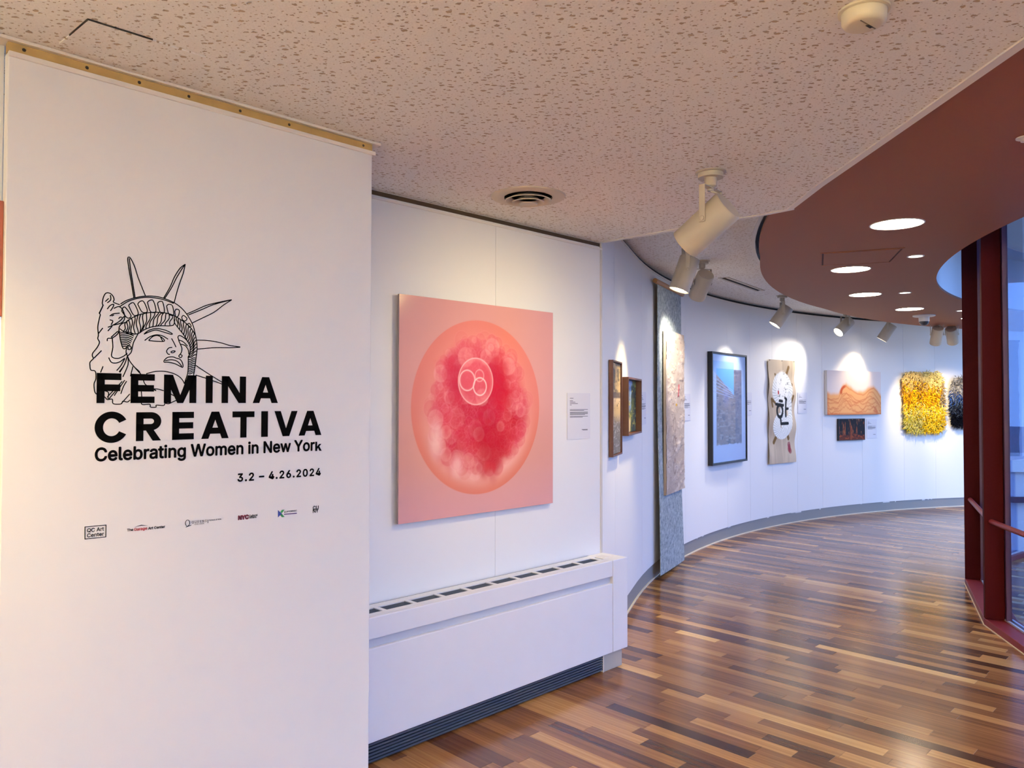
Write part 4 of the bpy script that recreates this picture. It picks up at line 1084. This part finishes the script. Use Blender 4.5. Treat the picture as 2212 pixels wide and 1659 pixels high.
# orange dune canvas
def dunes(a, b):
    img = np.zeros(a.shape + (3,)) + lin((226, 214, 210))
    img = over(img, (246, 226, 204), sst(.5, .0, np.hypot(a - .6, b - .75)) * .6)
    def ridge(x, base, amp, f, seed): return base + amp * (fbm(x * f, x * 0 + seed, seed, 5) - .5)
    top = np.interp(a, [0, .05, .2, .27, .34, .42, .55, .66, .74, .86, .95, 1], [.46, .44, .43, .62, .68, .60, .48, .50, .58, .62, .50, .42]) + .05 * (fbm(a * 14, a * 0 + 3, 9) - .5)
    body = sst(-.10, .02, top - b)
    img = over(img, (236, 172, 108), body)
    for k in range(7):
        rd = top - .06 - k * .065 + .20 * (fbm(a * (3 + 2 * k), a * 0 + k, 60 + k, 4) - .5)
        e = rd - b
        img = over(img, (208, 112, 58), sst(-.004, .004, e) * sst(.055, .0, e) * .6)
    img = over(img, (202, 88, 36), sst(.035, .012, np.abs(np.hypot((a - .36) * 1.2, (b - .50) * .85) - .135)) * sst(.36, .30, a) * sst(.44, .5, b))
    img = over(img, (206, 96, 46), sst(.62, .78, fbm(a * 9, b * 8, 77)) * sst(.35, .1, b) * .7)
    img = over(img, (204, 110, 60), sst(.06, .0, b) * .8 + sst(.05, .0, a) * body * .5)
    return img
A_, X, Nn, L_, s0, s1 = chord(1781, 1897)
zt, zb = wall_z(1781, 800, s0), wall_z(1781, 896, s0)
ca = thing('canvas', tuple(A_ + X * L_ / 2 + ZV * zb), 'wide canvas of orange dunes under a pale sky', 'artwork')
b = MB(); b.fbox(A_, X, Nn, ZV, 0, L_, .004, .045, zb, zt); b.build('stretcher', EDGEW, ca, bevel=.002)
P = lambda x, z: A_ + X * L_ * x + Nn * .0455 + ZV * z
picture('painting', P(0, zb), P(1, zb), P(0, zt), 170, 140, dunes, PAINT, ca)
# small dark forest canvas
def forest(a, b):
    img = np.zeros(a.shape + (3,)) + lin((22, 18, 22))
    n = fbm(a * 26, b * 2.5, 91); img = over(img, (150, 78, 40), sst(.58, .72, n) * sst(.1, .3, b) * .8)
    img = over(img, (196, 130, 84), sst(.68, .76, fbm(a * 40, b * 3, 95)) * sst(.2, .5, b) * .7)
    img = over(img, (96, 42, 18), sst(.34, .16, b + .1 * fbm(a * 9, b * 3, 12)) * .9)
    img = over(img, (164, 76, 34), sst(.55, .7, fbm(a * 20, b * 16, 97)) * sst(.36, .2, b) * .7)
    img = over(img, (150, 70, 30), sst(.05, .02, np.abs(a - .46)) * sst(.75, .6, b) * .6)
    return img
A_, X, Nn, L_, s0, s1 = chord(1807, 1864)
zt, zb = wall_z(1807, 904.5, s0), wall_z(1807, 952, s0)
cb = thing('canvas', tuple(A_ + X * L_ / 2 + ZV * zb), 'small dark canvas of reddish tree trunks below the orange dunes', 'artwork')
b = MB(); b.fbox(A_, X, Nn, ZV, 0, L_, .004, .032, zb, zt); b.build('stretcher', BLACKF, cb, bevel=.002)
P = lambda x, z: A_ + X * L_ * x + Nn * .0325 + ZV * z
picture('painting', P(.02, zb + .008), P(.98, zb + .008), P(.02, zt - .008), 110, 90, forest, PAINT, cb)
label_at(1871, 947, 'white label right of the small dark forest canvas')

# shaggy wool hangings
def shag(name, pxl, pxr, pyt, pyb, label, colour, seed, outline):
    A_, X, Nn, L_, s0, s1 = chord(pxl, pxr)
    zt, zb = wall_z(pxl, pyt, s0), wall_z(pxl, pyb, s0); H_ = zt - zb
    e = thing(name, tuple(A_ + X * L_ / 2 + ZV * zb), label, 'textile', 'shaggy wool wall hangings')
    r = np.random.default_rng(seed)
    b = MB(); m0, m1 = [], []
    ks = np.linspace(0, 1, 15)
    for k in ks:
        l_, r_ = outline(k); m0.append((l_ + .05, k)); m1.append((r_ - .05, k))
    pts = m0 + m1[::-1]
    v0 = [A_ + X * L_ * x + Nn * .004 + ZV * (zb + H_ * (.04 + y * .92)) for x, y in pts]; v1 = [p_ + Nn * .022 for p_ in v0]; k = len(pts)
    b.add(v0 + v1, [tuple(range(k)), tuple(range(k, 2 * k))[::-1]] + [(i, k + i, k + (i + 1) % k, (i + 1) % k) for i in range(k)])
    b.build('backing', mat('rug_backing', (.30, .22, .12), .95), e)
    V, F, C = [], [], []
    for _ in range(3600):
        y = r.random(); l_, r_ = outline(y); x = l_ + (r_ - l_) * r.random()
        base = A_ + X * L_ * x + Nn * .022 + ZV * (zb + H_ * y)
        th = r.normal(-math.pi / 2, 1.0) + (x - .5) * 1.6
        ln = r.uniform(.05, .085); d = X * math.cos(th) + ZV * math.sin(th)
        lift = r.uniform(.35, 1.0)
        dirv = d * ln * .75 + Nn * ln * .75 * lift
        side = np.cross(dirv, Nn * .3 + ZV * .2 + X * .1); side = side / (np.linalg.norm(side) + 1e-9) * r.uniform(.0045, .0075)
        mid = base + dirv * .55 + Nn * .012; tip = base + dirv + d * ln * .25 - ZV * .012 - Nn * ln * .15
        up = np.cross(side, dirv); up = up / (np.linalg.norm(up) + 1e-9) * .006
        o = len(V)
        V += [base - side, base + side, base + up, mid - side * 1.1, mid + side * 1.1, mid + up, tip]
        F += [(o, o + 1, o + 4, o + 3), (o + 1, o + 2, o + 5, o + 4), (o + 2, o, o + 3, o + 5), (o + 3, o + 4, o + 6), (o + 4, o + 5, o + 6), (o + 5, o + 3, o + 6)]
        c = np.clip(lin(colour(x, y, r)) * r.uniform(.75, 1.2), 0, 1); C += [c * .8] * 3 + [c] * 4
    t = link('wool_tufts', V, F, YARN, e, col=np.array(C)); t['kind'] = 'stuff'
    return e
def yellow(x, y, r):
    y2 = y + r.normal(0, .05); 
    if y2 > .84 + .05 * math.sin(x * 6): return (206, 182, 120) if x < .5 else (222, 202, 128)
    if y2 > .72: return random.choice([(120, 84, 40), (196, 164, 100), (222, 170, 30)])
    if y2 > .45: return random.choice([(236, 186, 24), (226, 160, 16), (150, 104, 18), (206, 140, 14)]) if x < .85 else (150, 128, 88)
    if y2 > .30: return random.choice([(236, 196, 40), (232, 178, 20), (222, 206, 120)])
    return random.choice([(190, 180, 84), (170, 156, 40), (206, 190, 110)]) if x < .45 else random.choice([(214, 170, 20), (180, 140, 16), (226, 196, 60)])
def out_y(y):
    l_ = float(np.interp(y, [0, .06, .2, .5, .75, .9, .97, 1], [.16, .05, .02, .02, 0, -.02, .10, .22])); r_ = float(np.interp(y, [0, .08, .2, .6, .9, 1], [.86, .96, 1, .98, .95, .84])); return l_, r_
shag('wool_hanging', 1946, 2036, 802, 934, 'shaggy yellow and cream wool wall hanging', yellow, 8, out_y)
def blue(x, y, r):
    y2 = y + r.normal(0, .05)
    if y2 > .68 - .1 * x: return random.choice([(150, 146, 140), (96, 94, 92), (182, 178, 170)])
    if y2 > .52 - .05 * x: return random.choice([(52, 88, 160), (40, 66, 120), (90, 110, 140)])
    if y2 > .30: return random.choice([(34, 40, 56), (70, 80, 90), (20, 24, 36)])
    return random.choice([(8, 9, 16), (14, 16, 26)])
def out_b(y):
    l_ = float(np.interp(y, [0, .1, .35, .7, .9, 1], [.10, .05, .0, .0, .04, .14])); return l_, 1 - l_ * .5
shag('wool_hanging', 2048, 2142, 814, 921, 'shaggy grey, blue and black wool wall hanging beside the red post', blue, 9, out_b)
# edge of one more work on the far left
s_ = onn(4, 432, N_PANEL - .045)
fl_ = thing('framed_work', tuple(wp(.40, N_PANEL - .04, 1.75)), 'reddish framed work cut off by the left edge of the photo', 'artwork')
un = onn(4, 500, N_PANEL - .04)[0]
b = MB(); b.ubox(un - .55, un, N_PANEL - .045, N_PANEL - .02, 1.83, 2.15); b.build('frame', mat('russet_frame', (.24, .06, .03), .4), fl_, bevel=.002)
b = MB(); b.ubox(un - .535, un - .012, N_PANEL - .021, N_PANEL - .0185, 1.845, 2.135); sh_ = b.build('sheet', CARD, fl_)
def rust(a, b): 
    img = np.zeros(a.shape + (3,)) + lin((206, 196, 180)); img = over(img, (150, 60, 34), sst(.50, .46, b + .06 * (fbm(a * 6, b * 4, 19) - .5)))
    return over(img, (40, 34, 30), sst(.56, .7, fbm(a * 22, b * 9, 23)) * sst(.5, .55, b) * .8)
picture('painting', wp(un - .530, N_PANEL - .0183, 1.85), wp(un - .013, N_PANEL - .0183, 1.85), wp(un - .530, N_PANEL - .0183, 2.13), 60, 40, rust, PAINT, fl_)

# ================================================================== CEILING FITTINGS
def spot(canopy, zc, aim, label, lampmat, col, energy, body=None, size=62, blend=.35, drop=.215, rad=.073, ln=.25):
    canopy = np.asarray(canopy, float)
    e = thing('track_spotlight', (canopy[0], canopy[1], zc), label, 'spotlight', 'cylindrical gallery spotlights')
    piv = np.array([canopy[0], canopy[1], zc - drop]) 
    ax = np.asarray(aim, float) - piv; ax /= np.linalg.norm(ax)
    side = np.cross(ax, ZV); side /= np.linalg.norm(side)
    o = np.array([canopy[0], canopy[1], zc])
    b = MB(); b.lathe(o, -ZV, [(.066, 0), (.066, .004), (.054, .006), (.054, .026), (0, .026)], 36); b.build('canopy', SPOTM, e, smooth=True)
    b = MB(); b.lathe(o - ZV * .026, -ZV, [(.027, 0), (.027, .036), (.020, .040), (.014, .048), (.014, .058), (0, .058)], 24); b.build('swivel', SPOTM, e, smooth=True)
    # yoke: cross bar and two flat arms
    hgt = drop - .070; w_ = rad + .006
    yf = np.cross(ZV, side)
    for sg_ in (-1, 1):
        b = MB(); b.fbox(piv, side * sg_, yf, ZV, w_, w_ + .004, -.014, .014, -.016, hgt); arm = b.build('yoke_arm', SPOTM, e, bevel=.001)
        b = MB(); b.lathe(piv + side * sg_ * (w_ + .004), side * sg_, [(.010, 0), (.010, .004), (.006, .006), (0, .006)], 16); b.build('pivot_bolt', SPOTM, arm, smooth=True)
    b = MB(); b.fbox(piv, side, yf, ZV, -w_ - .004, w_ + .004, -.014, .014, hgt - .004, hgt); b.build('yoke_bar', SPOTM, e, bevel=.001)
    back = piv - ax * ln * .40
    b = MB(); b.lathe(back, ax, [(0, 0), (rad * .93, 0), (rad, .007), (rad, ln), (rad - .005, ln), (rad - .006, ln - .045), (.0, ln - .045)], 48)
    hs = b.build('housing', SPOTM, e, smooth=True)
    b = MB(); b.lathe(back, ax, [(rad - .0065, ln - .004), (rad - .012, ln - .040), (rad - .014, ln - .043)], 40); b.build('baffle', SPOTIN, hs, smooth=True)
    b = MB(); b.lathe(back, ax, [(0, ln - .020), (rad - .016, ln - .020), (rad - .013, ln - .024), (rad - .013, ln - .043)], 40); b.build('lamp', lampmat, hs, smooth=True)
    # cord from swivel into the back of the housing
    q0 = o - ZV * .082; q1 = back + side * .02 + ax * .02 - np.cross(side, ax) * 0
    mid = (q0 + q1) / 2 + side * .03 + ZV * .0
    t = np.linspace(0, 1, 12)[:, None]
    b = MB(); b.tube(list((1 - t) ** 2 * q0 + 2 * t * (1 - t) * (mid - ax * .03) + t ** 2 * q1), .0045, 8); b.build('cord', SPOTM, e, smooth=True)
    L_ = lamp('spot_beam', 'SPOT', back + ax * (ln - .008), e, energy, col, spot_size=math.radians(size), spot_blend=blend, shadow_soft_size=.05)
    L_.rotation_mode = 'QUATERNION'; L_.rotation_quaternion = Vector(ax).to_track_quat('-Z', 'Y')
    return e
def along(px, py, depth, drop, zc):
    """plan position of a spot whose body is seen at px, py at this distance"""
    p = gl(px, py, depth); return np.array([p[0], p[1]]), zc - p[2]
def warm_at(px, py, d=0.0):
    s = wall_s(px); z = wall_z(px, py, s); return np.append(wall(s)[0], z)
art_c = wp(2.86, N_REC, 1.50)
big = onz(1535, 372, Z_CEIL)
spot(big[:2], Z_CEIL, art_c, 'large beige spotlight nearest the camera, hung from the near ceiling', LAMP_Y, WARM_Y, 31.0, size=118, blend=1.0)
far = [((1481, 585), 5.5, (1340, 985), 'spotlight with bright lens hanging just below the nearest spotlight', WARM_Y, LAMP_Y, 1.0, 50),
       ((1517, 612), 6.6, (1440, 800), 'spotlight tilted away, right of the one with the bright lens below the nearest spotlight', NEUT, LAMP_N, 1.2, 52),
       ((1690, 679), 8.75, (1560, 860), 'spotlight in front of the curved wall above the paper hanging', NEUT, LAMP_N, .9, 56),
       ((1826, 703), 10.2, (1678, 850), 'spotlight above the orange dunes canvas, third from the red post', NEUT, LAMP_N, .8, 60),
       ((1918, 714), 10.7, (1838, 830), 'spotlight left of the pair above the yellow wool hanging', WARM, LAMP_N, .5, 60),
       ((2024, 722), 10.5, (1985, 935), 'left one of the pair of spotlights above the wool hangings', WARM, LAMP_Y, 1.15, 52),
       ((2056, 722), 10.7, (2085, 935), 'right one of the pair of spotlights, nearest the red post', WARM, LAMP_Y, 1.15, 52)]
for (px, py), dpt, tgt, lab, col, lm, k, sz in far:
    pos, drop = along(px, py, dpt, 0, Z_FAR)
    spot(pos, Z_FAR, warm_at(*tgt), lab, lm, col, SPOT_W * 1.45 * k, size=sz * 1.25, blend=.75, drop=max(.16, drop))
# the spot that lights the work at the far left (outside the frame)
spot((-1.35, .75), Z_CEIL, wp(.02, N_PANEL, 1.55), 'spotlight left of the frame aimed at the work beyond the title wall', LAMP_Y, WARM_Y, 44.0, size=70, blend=.9)

for k, (x, l_) in enumerate(((-4.4, 'far left'), (-2.8, 'left'), (-1.2, 'middle'), (.4, 'right'), (1.2, 'far right'))):  # unseen spots added to fill the room with warm bounced light
    spot((x, -1.75), Z_CEIL, (x - .1, -3.0, 2.35), 'added spotlight behind the viewpoint, warm fill bounced off the rear wall, %s one of five' % l_, LAMP_Y, WASH, 1650.0, size=86, blend=.9)

for k, (u_, l_) in enumerate(((-.75, 'nearest'), (-1.75, 'second'), (-2.75, 'farthest'))):  # unseen spots added to brighten the ceiling by bounce
    p_ = wp(u_, N_PANEL + 1.0, 0)
    spot(p_[:2], Z_CEIL, wp(u_, N_PANEL, 2.15), 'added spotlight left of the frame, ceiling fill bounced off the side wall, %s from the title wall' % l_, LAMP_Y, WASH, 360.0, size=80, blend=.9)

# round ceiling diffuser
vc = onz(1141, 424, Z_CEIL); vc = np.array([vc[0], vc[1], Z_CEIL])
v = thing('ceiling_diffuser', tuple(vc), 'round beige air diffuser with stepped rings in the near ceiling', 'vent')
b = MB(); b.lathe(vc, -ZV, [(.182, 0), (.178, .006), (.150, .014), (.118, .008), (.112, -.01)], 56); b.build('flange', VENTM, v, smooth=True)
b = MB(); b.lathe(vc, -ZV, [(.118, .0), (.02, .0)], 40); b.build('throat', DARK, v)
for r0, r1, h0, h1 in ((.112, .082, .020, .004), (.080, .050, .030, .012), (.046, .0, .038, .030)):
    b = MB(); b.lathe(vc, -ZV, [(r0, h0), (r0 - .003, h0 + .004), (r0 - .010, h0 + .001), (max(r1, 0), h1 if r1 else h0 + .004)], 48); b.build('cone_ring', VENTM, v, smooth=True)
# smoke detector
sc_ = onz(1866, 22, Z_CEIL); sc_ = np.array([sc_[0], sc_[1], Z_CEIL])
sm = thing('smoke_detector', tuple(sc_), 'round cream smoke detector on the near ceiling', 'detector')
b = MB(); b.lathe(sc_, -ZV, [(.062, 0), (.062, .006), (.055, .008)], 48); b.build('base', CREAM, sm, smooth=True)
b = MB(); b.lathe(sc_, -ZV, [(.0545, .007), (.0535, .030), (.048, .038), (.040, .041), (0, .041)], 48); b.build('cover', CREAM, sm, smooth=True)
dr = np.array([.80, .60, 0]); pr_ = np.array([-.6, .8, 0])
b = MB(); b.fbox(sc_ - ZV * .0415, dr, pr_, ZV, -.036, .036, -.012, -.009, -.0006, .002); b.build('groove', mat('groove_shade', (.20, .16, .10), .8), sm)
b = MB(); b.fbox(sc_ - ZV * .0418, dr, pr_, ZV, .0, .022, -.012, -.004, -.0006, .002); b.build('slot', DARK, sm)
# linear slot in the raised ceiling
p0, p1 = onz(1564, 600, Z_FAR), onz(1640, 627, Z_FAR)
ex = (p1 - p0); ll = np.linalg.norm(ex); ex /= ll; ey = np.array([-ex[1], ex[0], 0])
sl = thing('slot_diffuser', tuple(np.append(((p0 + p1) / 2)[:2], Z_FAR)), 'thin linear air slot in the raised ceiling behind the spotlights', 'vent')
b = MB(); b.fbox(p0, ex, ey, ZV, -.03, ll + .03, -.05, -.02, -.006, 0); b.fbox(p0, ex, ey, ZV, -.03, ll + .03, .02, .05, -.006, 0); b.build('frame', VENTM, sl)
b = MB(); b.fbox(p0, ex, ey, ZV, 0, ll, -.02, .02, -.004, 0); b.build('opening', DARK, sl)
# downlights in the soffit
LABS = {198.4: 'second large soffit downlight beyond the right edge of the photo', 185.1: 'first large soffit downlight beyond the right edge of the photo', 171.8: 'nearest large bright downlight in the brown soffit', 158.3: 'large downlight beside the access hatch', 144.7: 'large downlight beyond the access hatch', 131.6: 'large downlight beside the dome camera', 118.5: 'farthest large downlight, half hidden by the red post'}
for a in (198.4, 185.1, 171.8, 158.3, 144.7, 131.6, 118.5):
    c = ring(a, 6.87, Z_SOFF)
    d = thing('downlight', tuple(c), LABS.get(a, 'large soffit downlight beyond the right edge of the photo'), 'downlight', 'large round soffit downlights')
    b = MB(); b.lathe(c, -ZV, [(.150, 0), (.150, .003), (.142, .004), (.140, 0)], 56); b.build('rim', METALW, d, smooth=True)
    b = MB(); b.lathe(c, -ZV, [(.141, .0012), (0, .0012)], 48); b.build('lens', DOWNM, d)
for q, lab in (((1978, 553), 'nearest small round downlight in the brown soffit'), ((1955, 632), 'second small round downlight in the brown soffit'), ((2077, 671), 'small round downlight cut by the red post')):
    c = onz(*q, Z_SOFF)
    d = thing('small_downlight', tuple(c), lab, 'downlight', 'small round soffit downlights')
    b = MB(); b.lathe(c, -ZV, [(.058, 0), (.058, .004), (.048, .005), (.046, 0)], 36); b.build('rim', METALW, d, smooth=True)
    b = MB(); b.lathe(c, -ZV, [(.047, .0015), (0, .0015)], 32); b.build('lens', DOWNS, d)
c = onz(2216, 297, Z_SOFF)
d = thing('sprinkler', tuple(c), 'small white round ceiling fitting at the right edge of the photo', 'fitting')
b = MB(); b.lathe(c, -ZV, [(.035, 0), (.035, .004), (.020, .007)], 32); b.build('plate', METALW, d, smooth=True)
b = MB(); b.lathe(c, -ZV, [(.020, .006), (.018, .016), (0, .018)], 24); b.build('head', METALW, d, smooth=True)
# dome camera
c = onz(1996, 681, Z_SOFF)
d = thing('dome_camera', tuple(c), 'small white dome security camera under the brown soffit', 'camera')
b = MB(); b.lathe(c, -ZV, [(.125, 0), (.125, .012), (.110, .018), (.060, .020)], 40); b.build('plate', METALW, d, smooth=True)
b = MB(); b.lathe(c, -ZV, [(.060, .018), (.058, .075), (.054, .078)], 32); b.build('collar', METALW, d, smooth=True)
b = MB(); b.lathe(c, -ZV, [(.053, .074)] + [(.053 * math.cos(t), .078 + .05 * math.sin(t)) for t in np.linspace(0, math.pi / 2, 8)], 32); b.build('dome', CLEAR, d, smooth=True)
